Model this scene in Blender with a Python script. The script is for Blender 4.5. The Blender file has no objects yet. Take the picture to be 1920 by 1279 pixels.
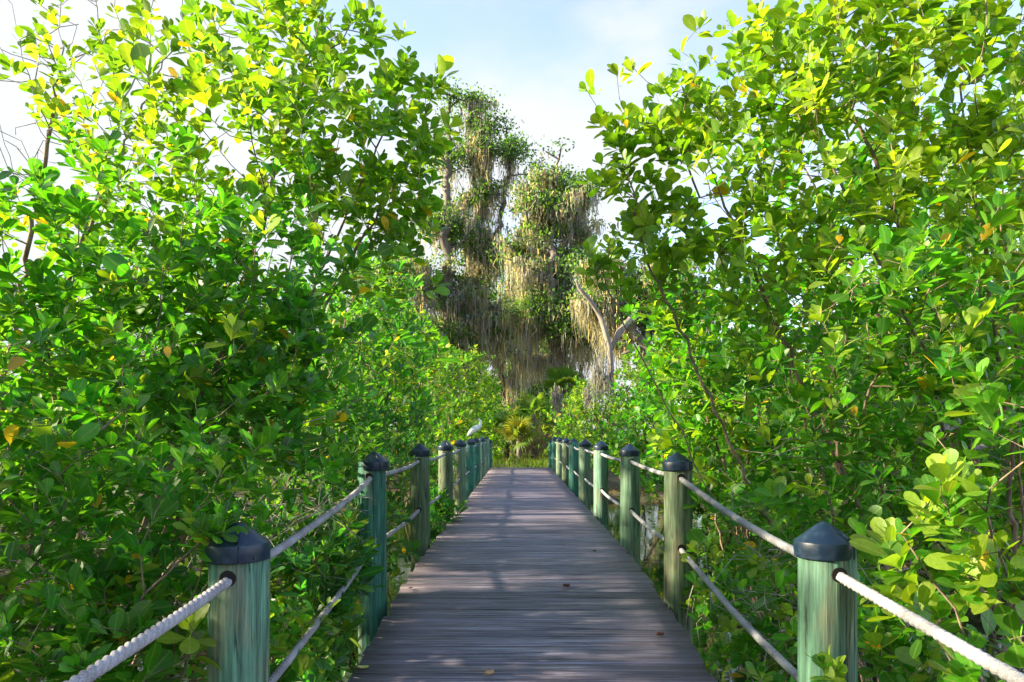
import bpy, math, random
import numpy as np
from mathutils import Vector, Matrix
random.seed(7)
RNG = np.random.default_rng(11)
C = bpy.context.scene.collection
scn = bpy.context.scene

# ---------------------------------------------------------------- camera, sky, sun, exposure
F = 1280.0            # focal length in photograph pixels (24 mm)
CX, CY = 972.0, 812.0 # where the level line of sight meets the picture
CAMZ = 1.32
cam_d = bpy.data.cameras.new('camera')
cam = bpy.data.objects.new('camera', cam_d); C.objects.link(cam)
cam.location = (0, 0, CAMZ); cam.rotation_euler = (math.radians(90), 0, 0)
cam_d.lens = 24; cam_d.sensor_width = 36
cam_d.shift_x = (960 - CX) / 1920; cam_d.shift_y = (CY - 639.5) / 1920
cam_d.clip_start = 0.05; cam_d.clip_end = 2000
scn.camera = cam

SUN_EL, SUN_AZ = math.radians(22), math.radians(-93)   # azimuth from +Y, positive towards +X
sun_d = bpy.data.lights.new('sun', 'SUN'); sun_d.energy = 2.9; sun_d.angle = math.radians(2.0)
sun_d.color = (1.0, 0.86, 0.60)
sun = bpy.data.objects.new('sun', sun_d); C.objects.link(sun)
sv = Vector((math.cos(SUN_EL) * math.sin(SUN_AZ), math.cos(SUN_EL) * math.cos(SUN_AZ), math.sin(SUN_EL)))
sun.rotation_euler = sv.to_track_quat('Z', 'Y').to_euler()

w = bpy.data.worlds.new('World'); scn.world = w; w.use_nodes = True
nt = w.node_tree; nt.nodes.clear()
def wn(t, **k):
    n = nt.nodes.new(t)
    for a, b in k.items(): setattr(n, a, b)
    return n
out = wn('ShaderNodeOutputWorld'); bg = wn('ShaderNodeBackground'); bg.inputs[1].default_value = 0.15
sky = wn('ShaderNodeTexSky', sky_type='NISHITA'); sky.sun_disc = False
sky.sun_elevation = SUN_EL; sky.sun_rotation = SUN_AZ
sky.air_density = 1.0; sky.dust_density = 0.25
tc = wn('ShaderNodeTexCoord')
mp = wn('ShaderNodeMapping'); mp.inputs['Scale'].default_value = (1.6, 1.6, 3.6); mp.inputs['Location'].default_value = (3.3, 0.4, 0.25)
no = wn('ShaderNodeTexNoise'); no.inputs['Scale'].default_value = 1.5; no.inputs['Detail'].default_value = 8; no.inputs['Roughness'].default_value = 0.52
sep = wn('ShaderNodeSeparateXYZ')
m1 = wn('ShaderNodeMath', operation='MULTIPLY_ADD'); m1.inputs[1].default_value = -0.75; m1.inputs[2].default_value = 0.37
m2 = wn('ShaderNodeMath', operation='MULTIPLY_ADD'); m2.inputs[1].default_value = -0.40
m3 = wn('ShaderNodeMath', operation='ADD')
rm = wn('ShaderNodeMapRange'); rm.interpolation_type = 'SMOOTHSTEP'
rm.inputs['From Min'].default_value = 0.46; rm.inputs['From Max'].default_value = 0.70; rm.inputs['To Min'].default_value = 0.12
mix = wn('ShaderNodeMix', data_type='RGBA')
mix.inputs['B'].default_value = (0.96, 1.0, 1.07, 1)
L = nt.links.new
L(tc.outputs['Generated'], mp.inputs['Vector']); L(mp.outputs[0], no.inputs['Vector'])
L(tc.outputs['Generated'], sep.inputs[0])
L(sep.outputs['Z'], m1.inputs[0]); L(sep.outputs['X'], m2.inputs[0]); L(m1.outputs[0], m2.inputs[2])
L(m2.outputs[0], m3.inputs[0]); L(no.outputs['Fac'], m3.inputs[1]); L(m3.outputs[0], rm.inputs['Value'])
tn = wn('ShaderNodeVectorMath', operation='MULTIPLY'); tn.inputs[1].default_value = (0.55, 0.49, 0.51)
L(sky.outputs[0], tn.inputs[0]); L(rm.outputs[0], mix.inputs['Factor']); L(tn.outputs[0], mix.inputs['A'])
L(mix.outputs['Result'], bg.inputs[0]); L(bg.outputs[0], out.inputs[0])

scn.view_settings.view_transform = 'Standard'; scn.view_settings.look = 'None'
scn.view_settings.gamma = 1; scn.view_settings.use_curve_mapping = False
scn.view_settings.exposure = 2.78
scn.cycles.max_bounces = 8; scn.cycles.diffuse_bounces = 4; scn.cycles.transmission_bounces = 4

# ---------------------------------------------------------------- helpers
def P(px, py, d):
    return np.array([(px - CX) / F * d, d, CAMZ - (py - CY) / F * d])

def tag(o, label=None, cat=None, group=None, kind=None):
    if label: o['label'] = label
    if cat: o['category'] = cat
    if group: o['group'] = group
    if kind: o['kind'] = kind
    return o

def empty(name, loc, label=None, cat=None, group=None):
    o = bpy.data.objects.new(name, None); C.objects.link(o); o.location = loc
    return tag(o, label, cat, group)

def mesh_np(name, V, Fc, mat, parent=None, smooth=True, col=None, origin=None):
    """V (n,3) world coords, Fc (m,4) or (m,3) int; one mesh object."""
    V = np.asarray(V, float); Fc = np.asarray(Fc, np.int64)
    off = np.zeros(3)
    if parent is not None: off = np.array(parent.matrix_basis.translation)
    elif origin is not None: off = np.array(origin)
    me = bpy.data.meshes.new(name)
    k = Fc.shape[1]
    me.vertices.add(len(V)); me.vertices.foreach_set('co', (V - off).astype(np.float32).ravel())
    me.loops.add(Fc.size); me.loops.foreach_set('vertex_index', Fc.astype(np.int32).ravel())
    me.polygons.add(len(Fc)); me.polygons.foreach_set('loop_start', (np.arange(len(Fc)) * k).astype(np.int32))
    if smooth: me.polygons.foreach_set('use_smooth', np.ones(len(Fc), bool))
    if col is not None:
        a = me.color_attributes.new('tint', 'FLOAT_COLOR', 'POINT')
        a.data.foreach_set('color', np.asarray(col, np.float32).ravel())
    me.update(calc_edges=True); me.validate()
    if mat: me.materials.append(mat)
    o = bpy.data.objects.new(name, me); C.objects.link(o)
    if parent is not None: o.parent = parent
    elif origin is not None: o.location = origin
    return o

class MB:
    """collects quads / tris into one mesh"""
    def __init__(s): s.v = []; s.f = []
    def add(s, vs, fs):
        b = len(s.v); s.v += [tuple(v) for v in vs]; s.f += [tuple(i + b for i in f) for f in fs]
    def box(s, c, d, rot=None):
        vs = []
        for x in (-.5, .5):
            for y in (-.5, .5):
                for z in (-.5, .5): vs.append(Vector((x * d[0], y * d[1], z * d[2])))
        if rot: vs = [rot @ v for v in vs]
        vs = [v + Vector(c) for v in vs]
        s.add(vs, [(0, 1, 3, 2), (4, 6, 7, 5), (0, 4, 5, 1), (2, 3, 7, 6), (0, 2, 6, 4), (1, 5, 7, 3)])
    def loft(s, rings, cap=True):
        n = len(rings[0]); b = len(s.v)
        for r in rings: s.v += [tuple(p) for p in r]
        for i in range(len(rings) - 1):
            for j in range(n):
                a = b + i * n + j; c = b + i * n + (j + 1) % n
                s.f.append((a, c, c + n, a + n))
        if cap:
            s.f.append(tuple(b + j for j in range(n))[::-1]); k = b + (len(rings) - 1) * n
            s.f.append(tuple(k + j for j in range(n)))
    def tube(s, pts, rad, n=8, cap=True):
        pts = [Vector(p) for p in pts]; rings = []
        for i, p in enumerate(pts):
            t = (pts[min(i + 1, len(pts) - 1)] - pts[max(i - 1, 0)]).normalized()
            ref = Vector((0, 0, 1)) if abs(t.z) < .9 else Vector((0, 1, 0))
            u = t.cross(ref).normalized(); v = t.cross(u)
            r = rad[i] if hasattr(rad, '__len__') else rad
            rings.append([p + (u * math.cos(a) + v * math.sin(a)) * r for a in [2 * math.pi * k / n for k in range(n)]])
        s.loft(rings, cap)
    def build(s, name, mat, parent=None, smooth=False, local=False):
        me = bpy.data.meshes.new(name)
        off = Vector((0, 0, 0))
        if parent is not None and not local: off = parent.matrix_basis.translation
        me.from_pydata([Vector(v) - off for v in s.v], [], s.f); me.validate()
        me.materials.append(mat)
        if smooth: me.polygons.foreach_set('use_smooth', [True] * len(me.polygons))
        o = bpy.data.objects.new(name, me); C.objects.link(o)
        if parent is not None: o.parent = parent
        return o

# ---------------------------------------------------------------- materials
def mat(name):
    m = bpy.data.materials.new(name); m.use_nodes = True
    n = m.node_tree; n.nodes.clear()
    o = n.nodes.new('ShaderNodeOutputMaterial')
    return m, n, o
def N(n, t, ins=None, **k):
    x = n.nodes.new(t)
    for a, b in k.items(): setattr(x, a, b)
    for a, b in (ins or {}).items():
        if hasattr(b, 'is_output'): n.links.new(b, x.inputs[a])
        else: x.inputs[a].default_value = b
    return x
def ramp(n, fac, stops):
    r = n.nodes.new('ShaderNodeValToRGB'); n.links.new(fac, r.inputs[0])
    e = r.color_ramp.elements
    while len(e) < len(stops): e.new(0.5)
    for i, (p, c) in enumerate(stops):
        e[i].position = p; e[i].color = (c[0], c[1], c[2], 1) if hasattr(c, '__len__') else (c, c, c, 1)
    return r

def leaf_mat(name, rough=0.42, trans=0.48, midrib=True, tboost=(2.4, 2.5, 0.5)):
    m, n, o = mat(name)
    at = N(n, 'ShaderNodeAttribute', attribute_name='tint')
    col = at.outputs['Color']
    if midrib:
        r = N(n, 'ShaderNodeMapRange', {'Value': at.outputs['Alpha'], 'From Min': 0.0, 'From Max': 0.16, 'To Min': 0.45, 'To Max': 0.0})
        mx = N(n, 'ShaderNodeMix', {'Factor': r.outputs[0], 'A': col, 'B': (0.30, 0.38, 0.09, 1)}, data_type='RGBA')
        col = mx.outputs['Result']
    ns = N(n, 'ShaderNodeTexNoise', {'Scale': 60.0, 'Detail': 2.0})
    mr = N(n, 'ShaderNodeMapRange', {'Value': ns.outputs['Fac'], 'To Min': 0.75, 'To Max': 1.25})
    vm = N(n, 'ShaderNodeVectorMath', {0: col, 1: mr.outputs[0]}, operation='MULTIPLY')
    sp_ = N(n, 'ShaderNodeTexNoise', {'Scale': 130.0, 'Detail': 1.0})
    sp_.inputs['Scale'].default_value = 110.0
    spr = ramp(n, sp_.outputs['Fac'], [(0.70, 0), (0.76, .75)])
    big = N(n, 'ShaderNodeMix', {'Factor': spr.outputs[0], 'A': vm.outputs[0], 'B': (.16, .10, .03, 1)}, data_type='RGBA')
    vm = N(n, 'ShaderNodeVectorMath', {0: big.outputs['Result'], 1: (1, 1, 1)}, operation='MULTIPLY')
    geo = N(n, 'ShaderNodeNewGeometry')
    back = N(n, 'ShaderNodeMix', {'Factor': geo.outputs['Backfacing'], 'A': vm.outputs[0]}, data_type='RGBA')
    vb = N(n, 'ShaderNodeVectorMath', {0: vm.outputs[0], 1: (0.9, 0.85, 1.5)}, operation='MULTIPLY')
    n.links.new(vb.outputs[0], back.inputs['B'])
    pr = N(n, 'ShaderNodeBsdfPrincipled', {'Base Color': back.outputs['Result'], 'Roughness': rough})
    pr.inputs['Specular IOR Level'].default_value = 0.5
    tv = N(n, 'ShaderNodeVectorMath', {0: vm.outputs[0], 1: tboost}, operation='MULTIPLY')
    tr = N(n, 'ShaderNodeBsdfTranslucent', {'Color': tv.outputs[0]})
    ms = N(n, 'ShaderNodeMixShader', {0: trans, 1: pr.outputs[0], 2: tr.outputs[0]})
    n.links.new(ms.outputs[0], o.inputs[0])
    return m
M_LEAF = leaf_mat('leaf')
M_LEAF_FAR = leaf_mat('leaf_far', 0.5, 0.48, False)
M_MOSS = leaf_mat('moss', 0.9, 0.55, False, (1.5, 1.35, 0.9))

def bark_mat(name, a, b, scale=14, stretch=0.25):
    m, n, o = mat(name)
    g = N(n, 'ShaderNodeTexCoord'); mp = N(n, 'ShaderNodeMapping', {'Vector': g.outputs['Object'], 'Scale': (1, 1, stretch)})
    ns = N(n, 'ShaderNodeTexNoise', {'Vector': mp.outputs[0], 'Scale': scale, 'Detail': 6.0, 'Roughness': .65})
    r = ramp(n, ns.outputs['Fac'], [(0.3, a), (0.62, b)])
    bp = N(n, 'ShaderNodeBump', {'Height': ns.outputs['Fac'], 'Strength': 0.6, 'Distance': 0.03})
    pr = N(n, 'ShaderNodeBsdfPrincipled', {'Base Color': r.outputs[0], 'Roughness': 0.85, 'Normal': bp.outputs[0]})
    n.links.new(pr.outputs[0], o.inputs[0]); return m
M_BARK = bark_mat('mangrove_bark', (0.07, 0.045, 0.03), (0.27, 0.19, 0.13))
M_TWIG = bark_mat('twig_bark', (0.10, 0.065, 0.045), (0.30, 0.22, 0.15), 20, 1)
M_GREYTWIG = bark_mat('grey_twig', (0.16, 0.14, 0.13), (0.38, 0.35, 0.32), 20, 1)
M_OAKBARK = bark_mat('oak_bark', (0.05, 0.042, 0.035), (0.19, 0.16, 0.13), 3)
M_PALE = bark_mat('pale_dead_wood', (0.10, 0.085, 0.075), (0.30, 0.26, 0.22), 4)

def plain(name, c, rough=.6, **k):
    m, n, o = mat(name)
    ns = N(n, 'ShaderNodeTexNoise', {'Scale': 30.0, 'Detail': 4.0})
    mr = N(n, 'ShaderNodeMapRange', {'Value': ns.outputs['Fac'], 'To Min': 0.7, 'To Max': 1.3})
    vm = N(n, 'ShaderNodeVectorMath', {0: (c[0], c[1], c[2]), 1: mr.outputs[0]}, operation='MULTIPLY')
    pr = N(n, 'ShaderNodeBsdfPrincipled', {'Base Color': vm.outputs[0], 'Roughness': rough})
    n.links.new(pr.outputs[0], o.inputs[0]); return m

def deck_mat():
    m, n, o = mat('deck_boards')
    g = N(n, 'ShaderNodeTexCoord'); ob = g.outputs['Object']
    at = N(n, 'ShaderNodeAttribute', attribute_name='tint')
    st = N(n, 'ShaderNodeMapping', {'Vector': ob, 'Scale': (0.55, 26, 4)})
    n1 = N(n, 'ShaderNodeTexNoise', {'Vector': st.outputs[0], 'Scale': 2.2, 'Detail': 7.0, 'Roughness': 0.68})
    st2 = N(n, 'ShaderNodeMapping', {'Vector': ob, 'Scale': (1.1, 70, 4), 'Location': (4, 2, 0)})
    n2 = N(n, 'ShaderNodeTexNoise', {'Vector': st2.outputs[0], 'Scale': 1.6, 'Detail': 5.0, 'Roughness': 0.7})
    n3 = N(n, 'ShaderNodeTexNoise', {'Vector': ob, 'Scale': 1.3, 'Detail': 5.0, 'Roughness': 0.6})
    # worn middle track: weathered grey, purple brown edges
    sx = N(n, 'ShaderNodeSeparateXYZ', {0: ob})
    ab = N(n, 'ShaderNodeMath', {0: sx.outputs['X'], 1: -0.1}, operation='ADD')
    ab2 = N(n, 'ShaderNodeMath', {0: ab.outputs[0]}, operation='ABSOLUTE')
    tw = N(n, 'ShaderNodeMath', {0: n3.outputs['Fac'], 1: 0.9, 2: ab2.outputs[0]}, operation='MULTIPLY_ADD')
    wear = N(n, 'ShaderNodeMapRange', {'Value': tw.outputs[0], 'From Min': .8, 'From Max': 1.5, 'To Min': 1.0, 'To Max': 0.0})
    c1 = ramp(n, n1.outputs['Fac'], [(0.36, (0.018, 0.015, 0.025)), (0.46, (0.125, 0.105, 0.150)), (0.57, (0.29, 0.26, 0.345)), (0.72, (0.52, 0.50, 0.62))])
    c2 = ramp(n, n1.outputs['Fac'], [(0.3, (0.13, 0.10, 0.125)), (0.6, (0.23, 0.185, 0.23)), (0.8, (0.35, 0.30, 0.37))])
    mx = N(n, 'ShaderNodeMix', {'Factor': wear.outputs[0], 'A': c2.outputs[0], 'B': c1.outputs[0]}, data_type='RGBA')
    gr = ramp(n, n2.outputs['Fac'], [(0.33, 0.35), (0.45, 1.0), (1.0, 1.12)])
    vm = N(n, 'ShaderNodeVectorMath', {0: mx.outputs['Result'], 1: gr.outputs[0]}, operation='MULTIPLY')
    vm2 = N(n, 'ShaderNodeVectorMath', {0: vm.outputs[0], 1: at.outputs['Color']}, operation='MULTIPLY')
    st4 = N(n, 'ShaderNodeMapping', {'Vector': ob, 'Scale': (1.3, 34, 4), 'Location': (9, 5, 0)})
    n4 = N(n, 'ShaderNodeTexNoise', {'Vector': st4.outputs[0], 'Scale': 1.5, 'Detail': 3.0, 'Roughness': 0.6, 'Distortion': 0.3})
    ck = ramp(n, n4.outputs['Fac'], [(0.30, .08), (0.335, 1.0)])
    st5 = N(n, 'ShaderNodeMapping', {'Vector': ob, 'Scale': (1, 3, 1)})
    n5 = N(n, 'ShaderNodeTexNoise', {'Vector': st5.outputs[0], 'Scale': 26.0, 'Detail': 2.0})
    dk = ramp(n, n5.outputs['Fac'], [(0.24, .25), (0.29, 1.0)])
    vm2 = N(n, 'ShaderNodeVectorMath', {0: vm2.outputs[0], 1: ck.outputs[0]}, operation='MULTIPLY')
    vm2 = N(n, 'ShaderNodeVectorMath', {0: vm2.outputs[0], 1: dk.outputs[0]}, operation='MULTIPLY')
    ad0 = N(n, 'ShaderNodeMath', {0: n1.outputs['Fac'], 1: n2.outputs['Fac']}, operation='ADD')
    ad = N(n, 'ShaderNodeMath', {0: ad0.outputs[0], 1: ck.outputs[0]}, operation='ADD')
    bp = N(n, 'ShaderNodeBump', {'Height': ad.outputs[0], 'Strength': 0.9, 'Distance': 0.014})
    rr = N(n, 'ShaderNodeMapRange', {'Value': n1.outputs['Fac'], 'To Min': 0.62, 'To Max': 0.40})
    pr = N(n, 'ShaderNodeBsdfPrincipled', {'Base Color': vm2.outputs[0], 'Roughness': rr.outputs[0], 'Normal': bp.outputs[0]})
    pr.inputs['Specular IOR Level'].default_value = 0.6
    n.links.new(pr.outputs[0], o.inputs[0]); return m
M_DECK = deck_mat()

def post_mat():
    m, n, o = mat('treated_pile')
    g = N(n, 'ShaderNodeTexCoord'); oi = N(n, 'ShaderNodeObjectInfo')
    add = N(n, 'ShaderNodeVectorMath', {0: g.outputs['Object'], 1: oi.outputs['Location']}, operation='ADD')
    st = N(n, 'ShaderNodeMapping', {'Vector': add.outputs[0], 'Scale': (1, 1, 0.055)})
    n1 = N(n, 'ShaderNodeTexNoise', {'Vector': st.outputs[0], 'Scale': 42.0, 'Detail': 6.0, 'Roughness': 0.65, 'Distortion': 0.25})
    st2 = N(n, 'ShaderNodeMapping', {'Vector': add.outputs[0], 'Scale': (1, 1, 0.3)})
    n2 = N(n, 'ShaderNodeTexNoise', {'Vector': st2.outputs[0], 'Scale': 7.0, 'Detail': 3.0})
    c = N(n, 'ShaderNodeMix', {'Factor': oi.outputs['Random'], 'A': (1, 1, 1, 1), 'B': (1, 1, 1, 1)}, data_type='RGBA')
    hue = oi.outputs['Color']
    br = ramp(n, n2.outputs['Fac'], [(0.52, 0), (0.72, 0.8)])
    mb = N(n, 'ShaderNodeMix', {'Factor': br.outputs[0], 'A': hue, 'B': (0.21, 0.18, 0.11, 1)}, data_type='RGBA')
    gr = ramp(n, n1.outputs['Fac'], [(0.32, 0.22), (0.41, 0.68), (0.53, 1.05), (0.70, 1.9)])
    vm = N(n, 'ShaderNodeVectorMath', {0: mb.outputs['Result'], 1: gr.outputs[0]}, operation='MULTIPLY')
    st3 = N(n, 'ShaderNodeMapping', {'Vector': add.outputs[0], 'Scale': (1, 1, 0.03)})
    n3 = N(n, 'ShaderNodeTexNoise', {'Vector': st3.outputs[0], 'Scale': 24.0, 'Detail': 3.0, 'Roughness': 0.5, 'Distortion': .1})
    ck = ramp(n, n3.outputs['Fac'], [(0.485, 1.0), (0.497, .12), (0.503, .12), (0.515, 1.0)])
    n6 = N(n, 'ShaderNodeTexNoise', {'Vector': add.outputs[0], 'Scale': 3.0, 'Detail': 2.0})
    cm = ramp(n, n6.outputs['Fac'], [(0.47, 0), (0.56, 1)])
    ckm = N(n, 'ShaderNodeMix', {'Factor': cm.outputs[0], 'A': (1, 1, 1, 1), 'B': ck.outputs[0]}, data_type='RGBA')
    vo = N(n, 'ShaderNodeTexVoronoi', {'Vector': st2.outputs[0], 'Scale': 5.0})
    kn = ramp(n, vo.outputs['Distance'], [(0.04, .35), (0.085, .6), (0.11, 1.0)])
    vm = N(n, 'ShaderNodeVectorMath', {0: vm.outputs[0], 1: ckm.outputs['Result']}, operation='MULTIPLY')
    vm = N(n, 'ShaderNodeVectorMath', {0: vm.outputs[0], 1: kn.outputs[0]}, operation='MULTIPLY')
    hh = N(n, 'ShaderNodeMath', {0: n1.outputs['Fac'], 1: ckm.outputs['Result']}, operation='ADD')
    bp = N(n, 'ShaderNodeBump', {'Height': hh.outputs[0], 'Strength': 0.6, 'Distance': 0.01})
    pr = N(n, 'ShaderNodeBsdfPrincipled', {'Base Color': vm.outputs[0], 'Roughness': 0.7, 'Normal': bp.outputs[0]})
    n.links.new(pr.outputs[0], o.inputs[0]); return m
M_POST = post_mat()

def cap_mat():
    m, n, o = mat('black_plastic_cap')
    g = N(n, 'ShaderNodeTexCoord'); oi = N(n, 'ShaderNodeObjectInfo')
    add = N(n, 'ShaderNodeVectorMath', {0: g.outputs['Object'], 1: oi.outputs['Location']}, operation='ADD')
    ns = N(n, 'ShaderNodeTexNoise', {'Vector': add.outputs[0], 'Scale': 22.0, 'Detail': 6.0})
    r = ramp(n, ns.outputs['Fac'], [(0.5, (0.005, 0.018, 0.042)), (0.75, (0.02, 0.042, 0.075))])
    rr = N(n, 'ShaderNodeMapRange', {'Value': ns.outputs['Fac'], 'To Min': 0.22, 'To Max': 0.6})
    sc = N(n, 'ShaderNodeTexNoise', {'Vector': add.outputs[0], 'Scale': 70.0, 'Detail': 5.0, 'Distortion': 1.5})
    scr = ramp(n, sc.outputs['Fac'], [(0.68, 0), (0.78, .5)])
    r = N(n, 'ShaderNodeMix', {'Factor': scr.outputs[0], 'A': r.outputs[0], 'B': (.22, .25, .27, 1)}, data_type='RGBA')
    pr = N(n, 'ShaderNodeBsdfPrincipled', {'Base Color': r.outputs['Result'], 'Roughness': rr.outputs[0]})
    n.links.new(pr.outputs[0], o.inputs[0]); return m
M_CAP = cap_mat()

def rope_mat(name, a, b):
    m, n, o = mat(name)
    g = N(n, 'ShaderNodeTexCoord')
    ns = N(n, 'ShaderNodeTexNoise', {'Vector': g.outputs['Object'], 'Scale': 240.0, 'Detail': 3.0})
    n2 = N(n, 'ShaderNodeTexNoise', {'Vector': g.outputs['Object'], 'Scale': 7.0, 'Detail': 3.0})
    mm = N(n, 'ShaderNodeMath', {0: ns.outputs['Fac'], 1: 0.55, 2: 0.0}, operation='MULTIPLY_ADD')
    m2_ = N(n, 'ShaderNodeMath', {0: n2.outputs['Fac'], 1: 0.45, 2: mm.outputs[0]}, operation='MULTIPLY_ADD')
    r = ramp(n, m2_.outputs[0], [(0.36, a), (0.58, b)])
    bp = N(n, 'ShaderNodeBump', {'Height': ns.outputs['Fac'], 'Strength': 0.5, 'Distance': 0.003})
    pr = N(n, 'ShaderNodeBsdfPrincipled', {'Base Color': r.outputs[0], 'Roughness': 0.9, 'Normal': bp.outputs[0]})
    n.links.new(pr.outputs[0], o.inputs[0]); return m
M_ROPE_L = rope_mat('grey_rope', (0.16, 0.145, 0.155), (0.40, 0.375, 0.395))
M_ROPE_R = rope_mat('white_rope', (0.16, 0.16, 0.17), (0.38, 0.38, 0.40))
M_HOLE = plain('dark_hole', (0.012, 0.010, 0.008), .9)
M_METAL = plain('weathered_bolt', (0.25, 0.22, 0.2), .5)

def ground_mat():
    m, n, o = mat('mud_and_leaf_litter')
    g = N(n, 'ShaderNodeTexCoord')
    n1 = N(n, 'ShaderNodeTexNoise', {'Vector': g.outputs['Object'], 'Scale': 0.6, 'Detail': 8.0, 'Roughness': .65})
    n2 = N(n, 'ShaderNodeTexNoise', {'Vector': g.outputs['Object'], 'Scale': 25.0, 'Detail': 6.0, 'Roughness': .7})
    c1 = ramp(n, n1.outputs['Fac'], [(0.35, (0.035, 0.04, 0.02)), (0.5, (0.07, 0.055, 0.03)), (0.7, (0.06, 0.085, 0.03))])
    c2 = ramp(n, n2.outputs['Fac'], [(0.35, 0.4), (0.7, 1.8)])
    vm = N(n, 'ShaderNodeVectorMath', {0: c1.outputs[0], 1: c2.outputs[0]}, operation='MULTIPLY')
    bp = N(n, 'ShaderNodeBump', {'Height': n2.outputs['Fac'], 'Strength': 0.8, 'Distance': 0.05})
    pr = N(n, 'ShaderNodeBsdfPrincipled', {'Base Color': vm.outputs[0], 'Roughness': 0.9, 'Normal': bp.outputs[0]})
    n.links.new(pr.outputs[0], o.inputs[0]); return m
def water_mat():
    m, n, o = mat('tidal_water')
    g = N(n, 'ShaderNodeTexCoord')
    n1 = N(n, 'ShaderNodeTexNoise', {'Vector': g.outputs['Object'], 'Scale': 3.0, 'Detail': 3.0})
    bp = N(n, 'ShaderNodeBump', {'Height': n1.outputs['Fac'], 'Strength': 0.10, 'Distance': 0.03})
    pr = N(n, 'ShaderNodeBsdfPrincipled', {'Base Color': (0.008, 0.016, 0.008, 1), 'Roughness': 0.04, 'Normal': bp.outputs[0]})
    n.links.new(pr.outputs[0], o.inputs[0]); return m

# ---------------------------------------------------------------- boardwalk
DC = 0.11                     # centre line of the deck
XL, XR = -1.17, 1.325         # lines of posts
EL, ER = -1.03, 1.21          # deck edges
def sp(t, s=0.5): return s * np.logaddexp(0, t / s)
def deck_z(y):
    return float(-0.095 * sp(6.3 - y) - 0.09 * sp(y - 26.4, .3))

def build_boardwalk():
    root = empty('boardwalk', (0, 0, 0), 'long wooden boardwalk with weathered purple grey planks running away between the mangroves', 'boardwalk')
    rnd = random.Random(3)
    V = []; Fq = []; col = []
    y = -2.4; k = 0
    joint = [2.95 + 2.8 * i for i in range(10)]
    while y < 30.5:
        wd = 0.134 + rnd.uniform(-.004, .004); gap = rnd.uniform(.008, .015)
        if any(j0 - .14 < y <= j0 for j0 in joint): gap = .016
        x0 = EL + rnd.uniform(-.018, .018); x1 = ER + rnd.uniform(-.018, .018)
        dzk = rnd.uniform(-.002, .002); tilt = rnd.uniform(-.002, .002); twist = rnd.uniform(-.0025, .0025)
        t = rnd.uniform(.72, 1.2); tc_ = (t * rnd.uniform(.97, 1.05), t, t * rnd.uniform(.97, 1.05), 1)
        nx = 9; b = .004
        # cross-section: outer box with eased top edges
        prof = [(0, -.035), (0, -b), (b, 0), (wd - b, 0), (wd, -b), (wd, -.035)]
        base = len(V)
        cup = rnd.uniform(-.0015, .003)
        for i in range(nx):
            u = i / (nx - 1); x = x0 + (x1 - x0) * u
            wob = .0014 * math.sin(7 * u + k * 1.7) + .0008 * math.sin(19 * u + k)
            for (py_, pz) in prof:
                yy = y + py_ + wob
                V.append((x, yy, deck_z(y + wd / 2) + pz + dzk + tilt * (py_ / wd - .5) * 2 + twist * (u - .5) * 2 - (deck_z(y + wd / 2) - deck_z(yy))))
                col.append(tc_)
        n = len(prof)
        for i in range(nx - 1):
            for j in range(n):
                a = base + i * n + j; c = base + i * n + (j + 1) % n
                Fq.append((a, a + n, c + n, c))
        for e in (0, nx - 1):
            s = base + e * n
            q = [(s, s + 1, s + 4, s + 5), (s + 1, s + 2, s + 3, s + 4)]
            Fq += q if e == 0 else [t_[::-1] for t_ in q]
        y += wd + gap; k += 1
    mesh_np('deck', V, Fq, M_DECK, root, smooth=False, col=col)
    m = MB()
    for xs in (EL + .05, -.35, .55, ER - .05):
        ys = np.arange(-2.3, 30.4, 0.7)
        rings = []
        for yy in ys:
            z = deck_z(yy) - .042
            rings.append([(xs - .03, yy, z), (xs + .03, yy, z), (xs + .03, yy, z - .22), (xs - .03, yy, z - .22)])
        m.loft(rings)
        st_ = m.build('stringer', M_POST, root); st_.color = (.14, .13, .10, 1); m = MB()
    return root
build_boardwalk()

PR = 0.1165
POST_Y = [0.12, 2.93, 5.66, 8.1, 10.95, 13.65, 16.35, 18.95, 21.9, 24.9, 27.6]
ORD = ['hidden just beside the camera', 'nearest', 'second', 'third', 'fourth', 'fifth', 'sixth', 'seventh', 'eighth', 'ninth', 'farthest']
LOOKL = [None,
  'nearest left pale green timber post, its dark cap brushed by leaves',
  'second green post on the left, half buried in leaves and teal stained',
  'third post on the left, olive brown with a full dark cap',
  'fourth post on the left side, beyond the olive brown one',
  'fifth green post on the left side of the boardwalk',
  'sixth teal post on the left, one before the white bird',
  'seventh post on the left, carrying the white wading bird',
  'eighth post on the left, just beyond the white bird',
  'ninth left post, second beyond the white bird',
  'farthest left post, past the crest of the boardwalk']
LOOKR = [None,
  'nearest right green post, seamed cap with round leaves hanging over it',
  'second post on the right, olive green and weathered, before the dark water',
  'third post on the right, in front of the dark water',
  'fourth green post on the right of the boardwalk',
  'fifth right post, bright teal green',
  'sixth post on the right side of the boardwalk',
  'seventh post on the right side of the boardwalk',
  'eighth post on the right, near the end of the deck',
  'ninth post on the right, last one before the crest',
  'farthest right post, past the crest of the boardwalk']
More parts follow.
